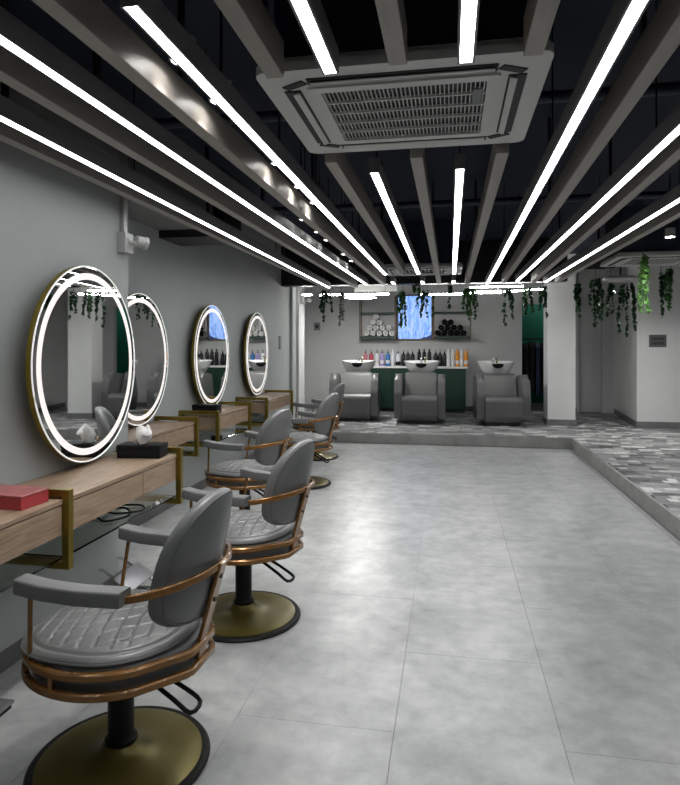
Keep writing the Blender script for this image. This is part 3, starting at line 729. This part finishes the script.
# ================================================================== SALON CHAIRS
def ring_outline(s=1.0):
    """D-shaped seat outline: round front (-X), cut straight to a narrow back (+X)"""
    pts = []
    for k in range(49):
        a = math.radians(50 + 260 * k / 48)
        pts.append((0.305 * math.cos(a) * s, 0.300 * math.sin(a) * s))
    pts += [(0.302 * s, -0.098 * s), (0.312 * s, -0.078 * s), (0.312 * s, 0.078 * s), (0.302 * s, 0.098 * s)]
    return pts
def make_chair():
    t = thing('salon_chair', '', 'chair', (0, 0, 0), 0, 'grey leather salon chairs at the vanities')
    # base
    obj('base_rim', lathe(bmesh.new(), [(0.255, 0.0), (0.300, 0.002), (0.305, 0.010), (0.298, 0.019), (0.276, 0.021), (0.262, 0.014)], 64, close_top=False, close_bot=False), 'rubber', t)
    obj('base_dome', lathe(bmesh.new(), [(0.277, 0.004), (0.276, 0.022), (0.26, 0.027), (0.20, 0.031), (0.14, 0.036), (0.10, 0.044), (0.072, 0.058), (0.058, 0.078)], 64, close_bot=True), 'gold_base', t)
    obj('column', lathe(bmesh.new(), [(0.054, 0.070), (0.054, 0.090), (0.047, 0.096), (0.044, 0.105), (0.044, 0.365)], 28), 'rubber', t)
    bm = bmesh.new()
    loop = [(0.03, -0.03, 0.355), (0.14, -0.06, 0.335), (0.25, -0.09, 0.30), (0.31, -0.09, 0.265), (0.31, -0.02, 0.262), (0.25, 0.0, 0.285), (0.16, -0.01, 0.33), (0.04, 0.0, 0.355)]
    tube(bm, smooth_path(loop, 3), 0.0075, 8)
    lv = obj('pump_lever', bm, 'rubber', t)
    obj('lever_pivot', BX(-0.09, -0.06, -0.075, -0.05, 0.325, 0.37, bev=0.004), 'rubber', t)
    obj('mount_plate', BX(-0.11, 0.11, -0.09, 0.09, 0.362, 0.385, bev=0.004), 'rubber', t)
    # seat pan between the rings
    obj('seat_pan', extrude_poly(bmesh.new(), ring_outline(0.925), 'Z', 0.385, 0.464, bev=0.010), 'leather', t)
    for z in (0.392, 0.452):
        bm = bmesh.new(); tube(bm, [(p[0], p[1], z) for p in ring_outline(0.985)], 0, closed=True, sec=(0.022, 0.026))
        obj('seat_ring', bm, 'copper_wood', t, smooth=35)
    for a in (100, 180, 260):
        x, y = 0.298 * math.cos(math.radians(a)), 0.296 * math.sin(math.radians(a))
        obj('ring_spacer', lathe(bmesh.new(), [(0.009, 0.39), (0.009, 0.455)], 10, c=(x, y, 0)), 'copper_wood', t)
    # quilted cushion
    bm = bmesh.new(); n = 76; top = {}; hx0, hx1, hy = -0.283, 0.262, 0.276
    def inside(u, v):   # superellipse measure 0 centre .. 1 rim
        return (abs(u) ** 3.0 + abs(v) ** 3.0) ** (1 / 3.0)
    nr, na = 72, 220; rings = []
    for i in range(nr + 1):
        f = i / nr; ring = []
        for k in range(na):
            a = 2 * PI * k / na; ca, sa = math.cos(a), math.sin(a)
            q = 1 / ((abs(ca) ** 2.7 + abs(sa) ** 2.7) ** (1 / 2.7))
            x = (hx0 + hx1) / 2 + (hx1 - hx0) / 2 * ca * q * f
            y = hy * sa * q * f * (1.0 if ca < 0 else 1 - 0.22 * (ca * q * f) ** 2)
            h = 0.050 * (1 - f ** 2.6) ** 0.62 if f < 1 else 0
            g = 0
            if f < 0.86:
                s1 = (x * 0.96 + y * 0.28 + 0.02) / 0.052; s2 = (x * 0.62 - y * 0.78) / 0.066
                for s, am in ((s1, 1.0), (s2, 0.75)):
                    dd = abs(s - round(s)); g = max(g, am * math.exp(-(dd / 0.055) ** 2))
                g *= 0.009 * min(1, (0.86 - f) / 0.08)
            elif f < 0.94:
                g = 0.005 * math.exp(-((f - 0.90) / 0.018) ** 2)
            ring.append((x, y, 0.478 + h - g))
        rings.append(ring)
    vv = [[bm.verts.new(p) for p in r] for r in rings[1:]]
    cv = bm.verts.new(rings[0][0])
    for k in range(na): bm.faces.new((cv, vv[0][k], vv[0][(k + 1) % na]))
    for a, c in zip(vv, vv[1:]):
        for k in range(na): bm.faces.new((a[k], c[k], c[(k + 1) % na], a[(k + 1) % na]))
    low = [bm.verts.new((p.co.x * 0.985, p.co.y * 0.985, 0.4645)) for p in vv[-1]]
    for k in range(na): bm.faces.new((vv[-1][k], low[k], low[(k + 1) % na], vv[-1][(k + 1) % na]))
    bm.faces.new(low)
    cu = obj('seat_cushion', bm, 'leather', t, smooth=60)
    pts = [(v[0], v[1], 0.477) for v in rings[-1][::2]]
    obj('piping', tube(bmesh.new(), pts, 0.004, 6, closed=True), 'leather_dark', cu)
    # back panel: tombstone shape, padded, curved round the sitter, leaning back
    bm = bmesh.new(); W, z0, z1 = 0.197, 0.538, 0.970
    out = []
    for k in range(48):
        a = 2 * PI * k / 48; ca, sa = math.cos(a), math.sin(a); e = 2.35 if sa > 0 else 3.2
        q = 1 / ((abs(ca) ** e + abs(sa) ** e) ** (1 / e))
        yy = W * ca * q; zz = (0.70 + (z1 - 0.70) * sa * q) if sa > 0 else (0.70 + (0.70 - z0) * sa * q)
        out.append((yy, zz))
    layers = [(0.055, 0.0, 0.0), (0.42, -0.010, 0), (0.72, -0.008, 0), (0.90, 0.004, 0), (0.985, 0.018, 0), (1.0, 0.036, 0), (0.985, 0.054, 0), (0.90, 0.068, 0), (0.6, 0.074, 0), (0.055, 0.078, 0)]
    rr = []
    for sc, dx, _ in layers:
        ring = []
        for yy, zz in out:
            y = yy * sc; z = 0.735 + (zz - 0.735) * sc
            bend = -0.075 * (y / W) ** 2; lean = 0.20 * (z - 0.52)
            ring.append(bm.verts.new((0.246 + dx + bend + lean, y, z)))
        rr.append(ring)
    for a, c in zip(rr, rr[1:]):
        for k in range(48): bm.faces.new((a[k], a[(k + 1) % 48], c[(k + 1) % 48], c[k]))
    bm.faces.new(rr[0]); bm.faces.new(rr[-1])
    bk = obj('backrest', bm, 'leather', t, smooth=60)
    seam = []
    for yy, zz in out:
        y = yy * 0.955; z = 0.735 + (zz - 0.735) * 0.955
        seam.append((0.246 + 0.061 - 0.075 * (y / W) ** 2 + 0.20 * (z - 0.52), y, z))
    obj('seam', tube(bmesh.new(), seam, 0.0028, 6, closed=True), 'leather_dark', bk)
    # wooden horseshoe band: arm - round the back - arm
    zb = 0.70
    path = [(0.02, -0.277, zb - 0.02), (0.14, -0.277, zb - 0.015), (0.235, -0.258, zb - 0.002), (0.312, -0.200, zb + 0.010), (0.360, -0.11, zb + 0.018), (0.374, 0.0, zb + 0.020)]
    path = path + [(p[0], -p[1], p[2]) for p in path[-2::-1]]
    obj('back_band', tube(bmesh.new(), smooth_path(path, 5), 0, sec=(0.014, 0.025)), 'copper_wood', t, smooth=35)
    bm = tube(bmesh.new(), [(0.300, 0, 0.384), (0.308, 0, 0.47), (0.345, 0, 0.60), (0.383, 0, 0.730)], 0, sec=(0.055, 0.014))
    # sec is (side, up): side lies along Y for a vertical path
    post = obj('back_post', bm, 'copper_wood', t, smooth=35)
    for z in (0.60, 0.68):
        obj('screw', lathe(bmesh.new(), [(0.008, 0.345 + (z - .6) * 0.28), (0.008, 0.357 + (z - .6) * 0.28)], 10, 'X', c=(0, 0, z)), 'black_metal', post)
    # armrests
    for s in (-1, 1):
        prof = rounded([(-0.034, -0.023), (0.034, -0.023), (0.031, 0.024), (-0.031, 0.024)], 0.008, 3)
        bm = bmesh.new(); rings = []
        P_ = [(-0.172, 0.010, 0.96), (-0.166, 0.009, 1.0), (-0.08, -0.002, 1.0), (0.04, -0.006, 1.0), (0.186, 0.0, 1.0), (0.193, 0.001, 0.96)]
        for x, dz, sc in P_:
            rings.append([bm.verts.new((x, s * 0.277 + p[0] * sc, 0.700 + dz + p[1] * sc)) for p in prof])
        m = len(prof)
        for a, c in zip(rings, rings[1:]):
            for k in range(m): bm.faces.new((a[k], a[(k + 1) % m], c[(k + 1) % m], c[k]))
        bm.faces.new(rings[0]); bm.faces.new(rings[-1])
        obj('armrest', bm, 'leather', t, smooth=50)
        obj('arm_post', tube(bmesh.new(), [(-0.165, s * 0.245, 0.445), (-0.140, s * 0.272, 0.69)], 0.0075, 8), 'copper_wood', t)
    return t
ch = make_chair()
ch.location = (-1.13, 1.96, 0); ch.rotation_euler = (0, 0, math.radians(-3))
ch['label'] = 'grey leather salon chair with gold round base, nearest in the foreground'
for loc, rz, lab in (((-1.09, 3.13, 0), -12, 'grey leather salon chair second from the camera, its whole gold base in view'),
                     ((-1.60, 4.62, 0), -16, 'grey leather salon chair third in the row, base hidden behind the second chair'),
                     ((-1.53, 6.25, 0), -12, 'grey leather salon chair fourth in the row, between the third and the farthest'),
                     ((-1.73, 7.78, 0), -12, 'grey leather salon chair farthest in the row, in front of the platform step')):
    copy_tree(ch, loc, math.radians(rz), lab)

# ================================================================== WASH AREA
def wash_unit(label, loc, rz=0.0):
    t = thing('wash_chair', label, 'wash chair', loc, rz, 'grey shampoo chairs with white basins')
    obj('plinth', BX(-0.26, 0.26, 0.12, 1.15, 0.0, 0.055, bev=0.004), 'black_metal', t)
    # seat block: bulging front
    prof = rounded([(0.06, 0.055), (0.02, 0.16), (0.00, 0.42), (0.07, 0.485), (0.62, 0.40), (0.62, 0.055)], [0.05, 0.06, 0.10, 0.08, 0.03, 0.02], 6)
    obj('seat', extrude_poly(bmesh.new(), prof, 'X', -0.292, 0.292, bev=0.03, seg=4), 'wash_leather', t, smooth=50)
    prof = rounded([(0.40, 0.36), (0.54, 0.42), (0.72, 0.80), (0.66, 0.84), (0.58, 0.80), (0.42, 0.47)], [0.03, 0.05, 0.04, 0.04, 0.05, 0.05], 5)
    obj('backrest', extrude_poly(bmesh.new(), prof, 'X', -0.268, 0.268, bev=0.04, seg=5), 'wash_leather', t, smooth=50)
    for s in (-1, 1):
        prof = rounded([(0.07, 0.08), (0.02, 0.50), (0.14, 0.845), (0.70, 0.78), (0.80, 0.40), (0.70, 0.08)], [0.05, 0.26, 0.22, 0.14, 0.2, 0.05], 8)
        xa, xb = (s * 0.298, s * 0.42)
        obj('armrest', extrude_poly(bmesh.new(), prof, 'X', min(xa, xb), max(xa, xb), bev=0.058, seg=6), 'wash_leather', t, smooth=50)
    # pedestal and basin
    obj('pedestal', lathe(bmesh.new(), [(0.20, 0.05), (0.17, 0.30), (0.15, 0.80), (0.16, 0.86)], 28, c=(0, 1.02, 0)), 'black_metal', t)
    bm = bmesh.new(); n = 40; rings = []
    prof = [(0.12, 0.765), (0.18, 0.80), (0.24, 0.91), (0.275, 1.00), (0.290, 1.028), (0.283, 1.034), (0.262, 1.02), (0.21, 0.94), (0.14, 0.885), (0.03, 0.875)]
    for r, z in prof:
        ring = []
        for k in range(n):
            a = 2 * PI * k / n; ca, sa = math.cos(a), math.sin(a)
            dip = 0.0
            if sa < -0.55 and z > 0.95: dip = 0.03 * ((-sa - 0.55) / 0.45) ** 0.8     # neck recess at the front
            ring.append(bm.verts.new((r * ca * 1.13, 0.98 + r * sa * (1.05 if sa < 0 else 1.0), z - dip)))
        rings.append(ring)
    for a, c in zip(rings, rings[1:]):
        for k in range(n): bm.faces.new((a[k], a[(k + 1) % n], c[(k + 1) % n], c[k]))
    bm.faces.new(rings[0]); bm.faces.new(rings[-1])
    ba = obj('basin', bm, 'ceramic', t, smooth=60)
    # black rubber neck rest in the recess
    bm = bmesh.new(); bmesh.ops.create_uvsphere(bm, u_segments=18, v_segments=10, radius=1.0)
    for v in bm.verts: v.co = (v.co.x * 0.100, 0.690 + v.co.y * 0.040, 0.985 + (v.co.z * 0.072 if v.co.z < 0 else v.co.z * 0.016))
    obj('neck_rest', bm, 'rubber', ba)
    fc = obj('mixer', lathe(bmesh.new(), [(0.026, 0.88), (0.022, 1.02), (0.026, 1.05), (0.020, 1.07)], 14, c=(-0.02, 1.16, 0)), 'chrome', t)
    obj('lever', tube(bmesh.new(), [(-0.02, 1.16, 1.065), (-0.03, 1.10, 1.10)], 0.008, 6), 'chrome', fc)
    sh = obj('hand_shower', tube(bmesh.new(), smooth_path([(0.05, 1.17, 0.93), (0.05, 1.16, 1.06), (0.055, 1.10, 1.095)], 4), 0.014, 8), 'brass', t)
    obj('shower_head', lathe(bmesh.new(), [(0.012, 0), (0.024, 0.02), (0.022, 0.028)], 12, c=(0.056, 1.09, 1.075)), 'chrome', sh)
    return t
wu = wash_unit('grey shampoo chair with white basin, left of three and behind the salon chairs', (-1.63, 10.30, ZP), math.radians(3))
copy_tree(wu, (-0.50, 10.14, ZP), 0, 'grey shampoo chair with white basin in front of the green cabinet, middle of three')
copy_tree(wu, (0.86, 10.12, ZP), math.radians(4), 'grey shampoo chair with white basin beside the doorway, right of three')

# green back counter
YCF = 12.02
t = thing('back_counter', 'dark green cabinet row with doors standing against the back wall', 'cabinet', (-0.62, 12.25, ZP))
obj('carcass', BX(-0.98, 0.92, -0.21, 0.248, 0.07, 0.86, bev=0.002, seg=1), 'green_panel', t, smooth=0)
obj('plinth', BX(-0.96, 0.90, -0.17, 0.24, 0.0, 0.07), 'black_metal', t, smooth=0)
for k in range(4):
    x0 = -0.975 + k * 0.474; o = obj('door', BX(x0, x0 + 0.468, -0.232, -0.211, 0.075, 0.855, bev=0.002, seg=1), 'green_panel', t, smooth=0)
tag(obj('worktop', BX(-1.63, 0.34, 11.99, 12.499, ZP + 0.862, ZP + 0.90, bev=0.003, seg=1), 'white_top', smooth=0), 'white worktop on the green cabinets', 'worktop')
ZW = ZP + 0.9005

# bottles on the worktop
def bx_at(u):  # world x on the bottle row for a column read off the photograph
    yy = 12.20; tx = (u - 340) / FPX
    return yy * (tx * math.cos(PSI) - math.sin(PSI)) / (tx * math.sin(PSI) + math.cos(PSI)), yy
def bottle_mesh(kind):
    if kind == 'pump':
        body = [(0.036, 0.0), (0.042, 0.004), (0.042, 0.165), (0.034, 0.19), (0.016, 0.205), (0.014, 0.215)]
    elif kind == 'square':
        body = [(0.040, 0.0), (0.045, 0.004), (0.045, 0.175), (0.038, 0.188), (0.017, 0.196), (0.015, 0.21)]
    else:
        body = [(0.033, 0.0), (0.038, 0.004), (0.038, 0.205), (0.034, 0.222), (0.018, 0.235), (0.016, 0.24)]
    return body
SP = [(365.5, 'pump', 'pink', 'black', 'pink pump bottle at the left end of the bottle row'),
      (371.3, 'square', 'red', 'black', 'red pump bottle second from the left'),
      (377.0, 'pump', 'white', 'black', 'white pump bottle between the red and the purple ones'),
      (382.2, 'pump', 'purple', 'black', 'purple pump bottle beside the blue one'),
      (387.8, 'square', 'blue', 'black', 'blue pump bottle right of the purple one'),
      (392.8, 'tall', 'white', 'white', 'tall white bottle right of the blue one'),
      (398.2, 'square', 'white', 'black', 'white bottle with black lower half before the black row'),
      (403.4, 'pump', 'black', 'black', None), (408.0, 'pump', 'black', 'black', None), (412.6, 'pump', 'black', 'black', None),
      (419.2, 'tall', 'black', 'black', None), (424.2, 'tall', 'black', 'black', None), (429.4, 'tall', 'black', 'black', None),
      (435.8, 'pump', 'black', 'black', None), (440.1, 'pump', 'black', 'black', None), (444.5, 'pump', 'black', 'black', None),
      (448.5, 'tall', 'white', 'white', 'tall white bottle first right of the black bottles'),
      (453.0, 'tall', 'cream', 'white', 'tall cream bottle left of the first orange bottle'),
      (457.5, 'tall', 'orange', 'orange', 'orange bottle between two pale bottles'),
      (461.8, 'tall', 'cream', 'white', 'pale bottle between the two orange bottles'),
      (466.2, 'tall', 'orange', 'orange', 'orange bottle at the right end of the row')]
nb_ = 0
ORD = ['first', 'second', 'third', 'fourth', 'fifth', 'sixth', 'seventh', 'eighth', 'ninth']
for u, kind, colr, cap, lab in SP:
    x, y = bx_at(u)
    if lab is None:
        lab = 'black bottle, %s from the left among the nine black bottles' % ORD[nb_]; nb_ += 1
    t = thing('bottle', lab, 'bottle', (x, y, ZW), 0, 'hair product bottles on the back counter')
    pr = [(a, h * 1.22) for a, h in bottle_mesh(kind)]; top = pr[-1][1]
    obj('bottle_body', lathe(bmesh.new(), pr, 18), 'bottle_' + colr, t)
    if kind == 'tall':
        obj('cap', lathe(bmesh.new(), [(0.018, top + .0005), (0.018, top + 0.04), (0.014, top + 0.046)], 14), 'bottle_' + cap, t)
    else:
        obj('pump', tube(lathe(bmesh.new(), [(0.015, top + .0005), (0.015, top + 0.018), (0.005, top + 0.02), (0.005, top + 0.045), (0.009, top + 0.046), (0.009, top + 0.056)], 12),
                         [(0, 0, top + 0.05), (0, -0.04, top + 0.046)], 0.005, 6), 'bottle_' + cap, t)
    if colr in ('pink', 'red', 'purple', 'blue', 'cream', 'orange') or cap == 'black' and colr == 'white':
        r = pr[2][0] + 0.0008; two = lab.startswith('white bottle with black')
        obj('label_band', lathe(bmesh.new(), [(r, 0.012 if two else 0.05), (r, 0.09 if two else 0.115)], 18, close_top=False, close_bot=False), 'bottle_black' if two else ('bottle_white' if colr != 'white' else 'bottle_cream'), t)

# wall shelves with towels, screen
def wall_shelf(label, x0, x1):
    t = thing('wall_shelf', label, 'shelf', ((x0 + x1) / 2, YB, 1.60), 0)
    h = (x1 - x0) / 2; D = 0.26
    for s, xx in ((-1, -h), (1, h)):
        obj('side_post', BX(xx - 0.011, xx + 0.011, -D, -D + 0.03, -0.03, 0.86, bev=0.002, seg=1), 'walnut', t, smooth=0)
        obj('side_post', BX(xx - 0.011, xx + 0.011, -0.031, -0.001, -0.03, 0.86, bev=0.002, seg=1), 'walnut', t, smooth=0)
    obj('shelf_board', BX(-h + 0.012, h - 0.012, -D + 0.002, -0.001, 0.0, 0.045, bev=0.002, seg=1), 'green_panel', t, smooth=0)
    obj('shelf_board', BX(-h + 0.012, h - 0.012, -D + 0.002, -0.001, 0.50, 0.53, bev=0.002, seg=1), 'green_panel', t, smooth=0)
wall_shelf('open shelf holding the white rolled towels, left of the screen', -1.80, -1.085)
wall_shelf('open shelf holding the black rolled towels, right of the screen', -0.325, 0.40)
def towel_roll(mname):
    bm = bmesh.new(); n = 46; turns = 3.2; Lh = 0.115; th = 0.011
    pts = []
    for k in range(n + 1):
        a = 2 * PI * turns * k / n; r = 0.012 + (0.056 - 0.012) * k / n
        pts.append((r * math.cos(a), r * math.sin(a), a))
    rows = []
    for x, z, a in pts:
        c, s = math.cos(a), math.sin(a)
        rows.append([bm.verts.new((x - c * th / 2, -Lh, z - s * th / 2)), bm.verts.new((x + c * th / 2, -Lh, z + s * th / 2)),
                     bm.verts.new((x + c * th / 2, Lh, z + s * th / 2)), bm.verts.new((x - c * th / 2, Lh, z - s * th / 2))])
    for a, b_ in zip(rows, rows[1:]):
        for k in range(4): bm.faces.new((a[k], a[(k + 1) % 4], b_[(k + 1) % 4], b_[k]))
    bm.faces.new(rows[0]); bm.faces.new(rows[-1])
    bmesh.ops.recalc_face_normals(bm, faces=bm.faces)
    me = bpy.data.meshes.new('rolled_towel'); bm.to_mesh(me); bm.free(); me.materials.append(M[mname])
    for p in me.polygons: p.use_smooth = True
    me.set_sharp_from_angle(angle=math.radians(50))
    return me
RT = 0.0625
def towels(me, x0, rows, colour, sd):
    r = random.Random(sd); base = 1.645 + RT; k = 0
    nm = ['bottom', 'second', 'third', 'top']
    for j, (off, cnt) in enumerate(rows):
        for i in range(cnt):
            o = link('rolled_towel', me, None, (x0 + off + i * 0.127, YB - 0.135 + r.uniform(-.004, .004), base + j * 0.110))
            o.rotation_euler = (0, r.uniform(0, 6.28), 0)
            pos = 'alone' if cnt == 1 else (ORD[i] + ' from the left')
            tag(o, '%s rolled towel, %s in the %s row of its pile' % (colour, pos, nm[j]), 'towel', '%s rolled towels on the wall shelf' % colour)
towels(towel_roll('towel_white'), -1.66, [(0.0, 5), (0.064, 4), (0.128, 2), (0.192, 1)], 'white', 3)
towels(towel_roll('towel_black'), -0.24, [(0.0, 5), (0.064, 4), (0.128, 2)], 'black', 5)
t = thing('wall_screen', 'upright wall screen with a bright blue waterfall picture', 'screen', (-0.705, YB - 0.04, 1.565), 0)
obj('bezel', BX(-0.36, 0.36, 0.0, 0.04, 0.0, 0.93, bev=0.004, seg=1), 'walnut', t, smooth=0)
obj('display', BX(-0.335, 0.335, -0.004, 0.0, 0.03, 0.90), 'screen_picture', t, smooth=0)

# green room contents: dark clothes rack and blue bin
t = thing('clothes_rack', 'dark clothes hanging in the green room doorway', 'clothes rack', (1.72, 13.7, ZP))
for s in (-0.45, 0.45):
    obj('upright', lathe(bmesh.new(), [(0.014, 0), (0.014, 1.45)], 10, c=(s, 0, 0)), 'black_metal', t)
    obj('foot', BX(s - 0.015, s + 0.015, -0.22, 0.22, 0.0, 0.03, bev=0.004), 'black_metal', t)
obj('rail', tube(bmesh.new(), [(-0.47, 0, 1.45), (0.47, 0, 1.45)], 0.014, 8), 'black_metal', t)
for k in range(7):
    x = -0.36 + k * 0.12; h = 1.40 - 0.02 * (k % 3)
    prof = [(-0.04, h), (0.04, h), (0.22, h - 0.12), (0.25, 0.25 + 0.05 * (k % 2)), (-0.25, 0.25 + 0.05 * (k % 2)), (-0.22, h - 0.12)]
    bm = extrude_poly(bmesh.new(), rounded(prof, 0.03, 3), 'X', x - 0.045, x + 0.045, bev=0.015, seg=2)
    obj('garment', bm, 'navy' if k in (4, 6) else 'dark_cloth', t, smooth=50)
ld = bpy.data.lights.new('green_room_lamp', 'POINT'); ld.energy = 11; ld.shadow_soft_size = 0.08; ld.color = (0.9, 1, 0.95)
t = thing('bulb_lamp', 'small ceiling bulb inside the green room', 'lamp', (2.3, 13.95, 2.62))
obj('bulb', lathe(bmesh.new(), [(0.02, -0.05), (0.045, -0.02), (0.05, 0.02), (0.03, 0.07)], 16), 'back_glow', t)
obj('socket', lathe(bmesh.new(), [(0.03, 0.07), (0.03, 0.12), (0.008, 0.125), (0.008, ZC - 2.62 + .002)], 12), 'black_metal', t)

# ================================================================== WALL FITTINGS
def cctv(label, loc, rz, tilt):
    t = thing('security_camera', label, 'camera', loc, rz)
    obj('junction_box', BX(0.0, 0.055, -0.05, 0.05, -0.075, 0.045, bev=0.006), 'white_plastic', t)
    obj('bracket', tube(bmesh.new(), [(0.045, 0, -0.01), (0.085, 0.0, -0.02), (0.10, 0.01, -0.02)], 0.014, 8), 'white_plastic', t)
    bm = lathe(bmesh.new(), [(0.024, -0.030), (0.034, -0.022), (0.036, 0.025), (0.040, 0.027), (0.040, 0.045), (0.032, 0.048)], 22, 'Y')
    o = obj('camera_body', bm, 'white_plastic', t, (0.105, 0.030, -0.005)); o.rotation_euler = (tilt, 0, math.radians(-35))
    obj('lens', lathe(bmesh.new(), [(0.029, 0.0485), (0.022, 0.051)], 18, 'Y'), 'black_metal', o)
    return t
cctv('white security camera on the near wall corner above the largest mirror', (W1, 3.42, 2.09), 0, math.radians(-8))
tag(obj('conduit', BX(W1 + 0.0005, W1 + 0.026, 3.405, 3.445, 2.137, ZC - 0.001, bev=0.004), 'white_plastic', smooth=0), 'white cable conduit running up from the near security camera', 'conduit')
t = cctv('small white security camera in the far left corner', (W2 + 0.021, 9.98, 2.23), 0, math.radians(-10))
def plate(name, label, cat, loc, axis, w_, h_, m):
    t = thing(name, label, cat, loc)
    if axis == 'X':
        obj('cover_plate', BX(0.0, 0.010, -w_ / 2, w_ / 2, -h_ / 2, h_ / 2, bev=0.002, seg=1), m, t, smooth=0)
        for s in (-1, 1): obj('switch_key', BX(0.010, 0.014, -w_ / 2 + .012, w_ / 2 - .012, s * h_ / 4 - h_ * 0.19, s * h_ / 4 + h_ * 0.19, bev=0.001, seg=1), m, t, smooth=0)
    else:
        obj('cover_plate', BX(-w_ / 2, w_ / 2, -0.018, 0.0, -h_ / 2, h_ / 2, bev=0.003, seg=1), m, t, smooth=0)
        obj('dial', lathe(bmesh.new(), [(0.032, -0.026), (0.034, -0.018)], 16, 'Y'), 'ac_dark', t, smooth=30)
    return t
plate('wall_switch', 'dark grey switch plate on the wall past the last mirror', 'switch', (W2, 8.72, 1.50), 'X', 0.11, 0.20, 'grey_plastic')
plate('thermostat', 'small square thermostat on the back wall near the far left corner', 'thermostat', (-2.74, YB, 1.86), 'Y', 0.13, 0.16, 'grey_plastic')
t = thing('wall_plaque', 'small dark grey rectangular plaque on the pale right wall', 'plaque', (3.235, 10.40, 1.53))
obj('plaque_plate', BX(-0.128, 0.128, -0.012, -0.0005, -0.098, 0.098, bev=0.003, seg=1), 'plaque_grey', t, smooth=0)

for z in (0.035, -0.035):
    obj('engraved_line', BX(-0.095, 0.095, -0.0135, -0.012, z - 0.022, z + 0.022, bev=0.0005, seg=1), 'plaque_ink', t, smooth=0)

# ================================================================== HANGING IVY
def ivy(label, x, y, ztop, length, width, m, dens=1.0, sd=0, leaf=0.062):
    r = random.Random(sd)
    t = thing('hanging_ivy', label, 'plant', (x, y, ztop), 0, 'trailing ivy hanging from the ceiling')
    ns = max(3, int(width / 0.035)); sb = bmesh.new(); lb = bmesh.new()
    for s in range(ns):
        ln = length * (r.uniform(0.35, 1.0) if s else 1.0); ox = r.uniform(-width / 2, width / 2) * (0.6 if s == 0 else 1); oy = r.uniform(-width / 2, width / 2)
        pts = []; k = max(4, int(ln / 0.07)); px, py = ox * 0.4, oy * 0.4
        for i in range(k + 1):
            f = i / k; px += (ox - px) * 0.35 + r.uniform(-.012, .012); py += (oy - py) * 0.35 + r.uniform(-.012, .012)
            pts.append(Vector((px, py, -ln * f)))
        tube(sb, pts, 0.0028, 4)
        for i in range(int(ln / 0.016 * dens)):
            f = r.random() ** 0.9; q = f * k; a = int(min(q, k - 1)); p = pts[a].lerp(pts[a + 1], q - a)
            sz = leaf * r.uniform(0.6, 1.25) * (1.0 - 0.3 * f)
            rot = Matrix.Rotation(r.uniform(0, 2 * PI), 3, 'Z') @ Matrix.Rotation(r.uniform(0.5, 1.5), 3, 'Y') @ Matrix.Rotation(r.uniform(-.5, .5), 3, 'X')
            shape = [(0, 0, 0), (0.25, 0.42, 0.06), (0.62, 0.34, 0.04), (1.0, 0, -0.06), (0.62, -0.34, 0.04), (0.25, -0.42, 0.06), (0.5, 0, -0.05)]
            vs = [lb.verts.new(p + rot @ (Vector(v) * sz)) for v in shape]
            for tri in ((0, 1, 6), (1, 2, 6), (2, 3, 6), (3, 4, 6), (4, 5, 6), (5, 0, 6)): lb.faces.new([vs[q_] for q_ in tri])
    obj('stems', sb, 'stem', t)
    o = obj('leaves', lb, m, t, smooth=60, recalc=False); o['kind'] = 'stuff'
def at(u, v, yy):
    tx = (u - 340) / FPX; k = yy / (tx * math.sin(PSI) + math.cos(PSI))
    return k * (tx * math.cos(PSI) - math.sin(PSI)), 1.45 - (v - HY) / FPX * k, k
IV = [(326, 290, 322, 12, 9.15, 'leaf_dark', 1.4, 'dark ivy nearest the far left corner'),
      (341, 292, 325, 8, 9.15, 'leaf_pale', 0.9, 'sparse pale ivy second from the far left corner'),
      (403, 290, 326, 13, 9.1, 'leaf_mid', 1.3, 'ivy hanging over the left edge of the blue screen'),
      (417, 283, 297, 9, 8.9, 'leaf_mid', 1.6, 'short ivy tuft above the blue screen'),
      (427, 290, 317, 24, 9.3, 'leaf_dark', 0.8, 'thin dark ivy strands in front of the blue screen right half'),
      (448, 284, 307, 9, 8.95, 'leaf_dark', 0.9, 'short dark ivy right of the blue screen'),
      (466, 287, 320, 17, 9.05, 'leaf_mid', 1.7, 'full green ivy over the black towel shelf'),
      (475.5, 287, 318, 5, 9.35, 'leaf_dark', 1.0, 'thin dark ivy at the right end of the towel shelf'),
      (508, 288, 324, 12, 9.1, 'leaf_dark', 1.1, 'dark ivy hanging over the right wash chair'),
      (527, 287, 314, 14, 9.3, 'leaf_dark', 1.6, 'dark ivy over the left side of the green doorway'),
      (543, 286, 316, 10, 9.3, 'leaf_dark', 1.6, 'dark ivy between the green doorway and the column'),
      (578, 283, 317, 6, 9.5, 'leaf_dark', 1.6, 'dark ivy just right of the column'),
      (595, 278, 327, 13, 9.0, 'leaf_dark', 1.2, 'dark ivy in front of the passage door'),
      (611, 282, 316, 9, 9.2, 'leaf_dark', 1.3, 'short dark ivy left of the pale wall corner'),
      (627, 283, 336, 15, 9.0, 'leaf_dark', 1.3, 'long dark ivy at the pale wall corner'),
      (643, 254, 311, 10, 6.3, 'leaf_lit', 1.6, 'bright lit green ivy in front of the air conditioner'),
      (661, 272, 318, 10, 8.4, 'leaf_dark', 1.2, 'dark ivy left of the green one at the right picture edge'),
      (671, 268, 310, 13, 8.0, 'leaf_mid', 1.7, 'full green ivy at the right picture edge above the plaque')]
for i, (u, v0, v1, wpx, yy, m, dens, lab) in enumerate(IV):
    x, z0, k = at(u, v0, yy); _, z1, _ = at(u, v1, yy)
    ivy(lab, x, yy, z0, z0 - z1, wpx / FPX * k, m, dens, 100 + i)
    # hanging wire to the ceiling
    root = [o for o in bpy.data.objects if o.get('label') == lab][0]
    obj('hanging_wire', lathe(bmesh.new(), [(0.004, -0.02), (0.004, ZC - z0 + 0.002)], 6), 'black_metal', root, smooth=0)
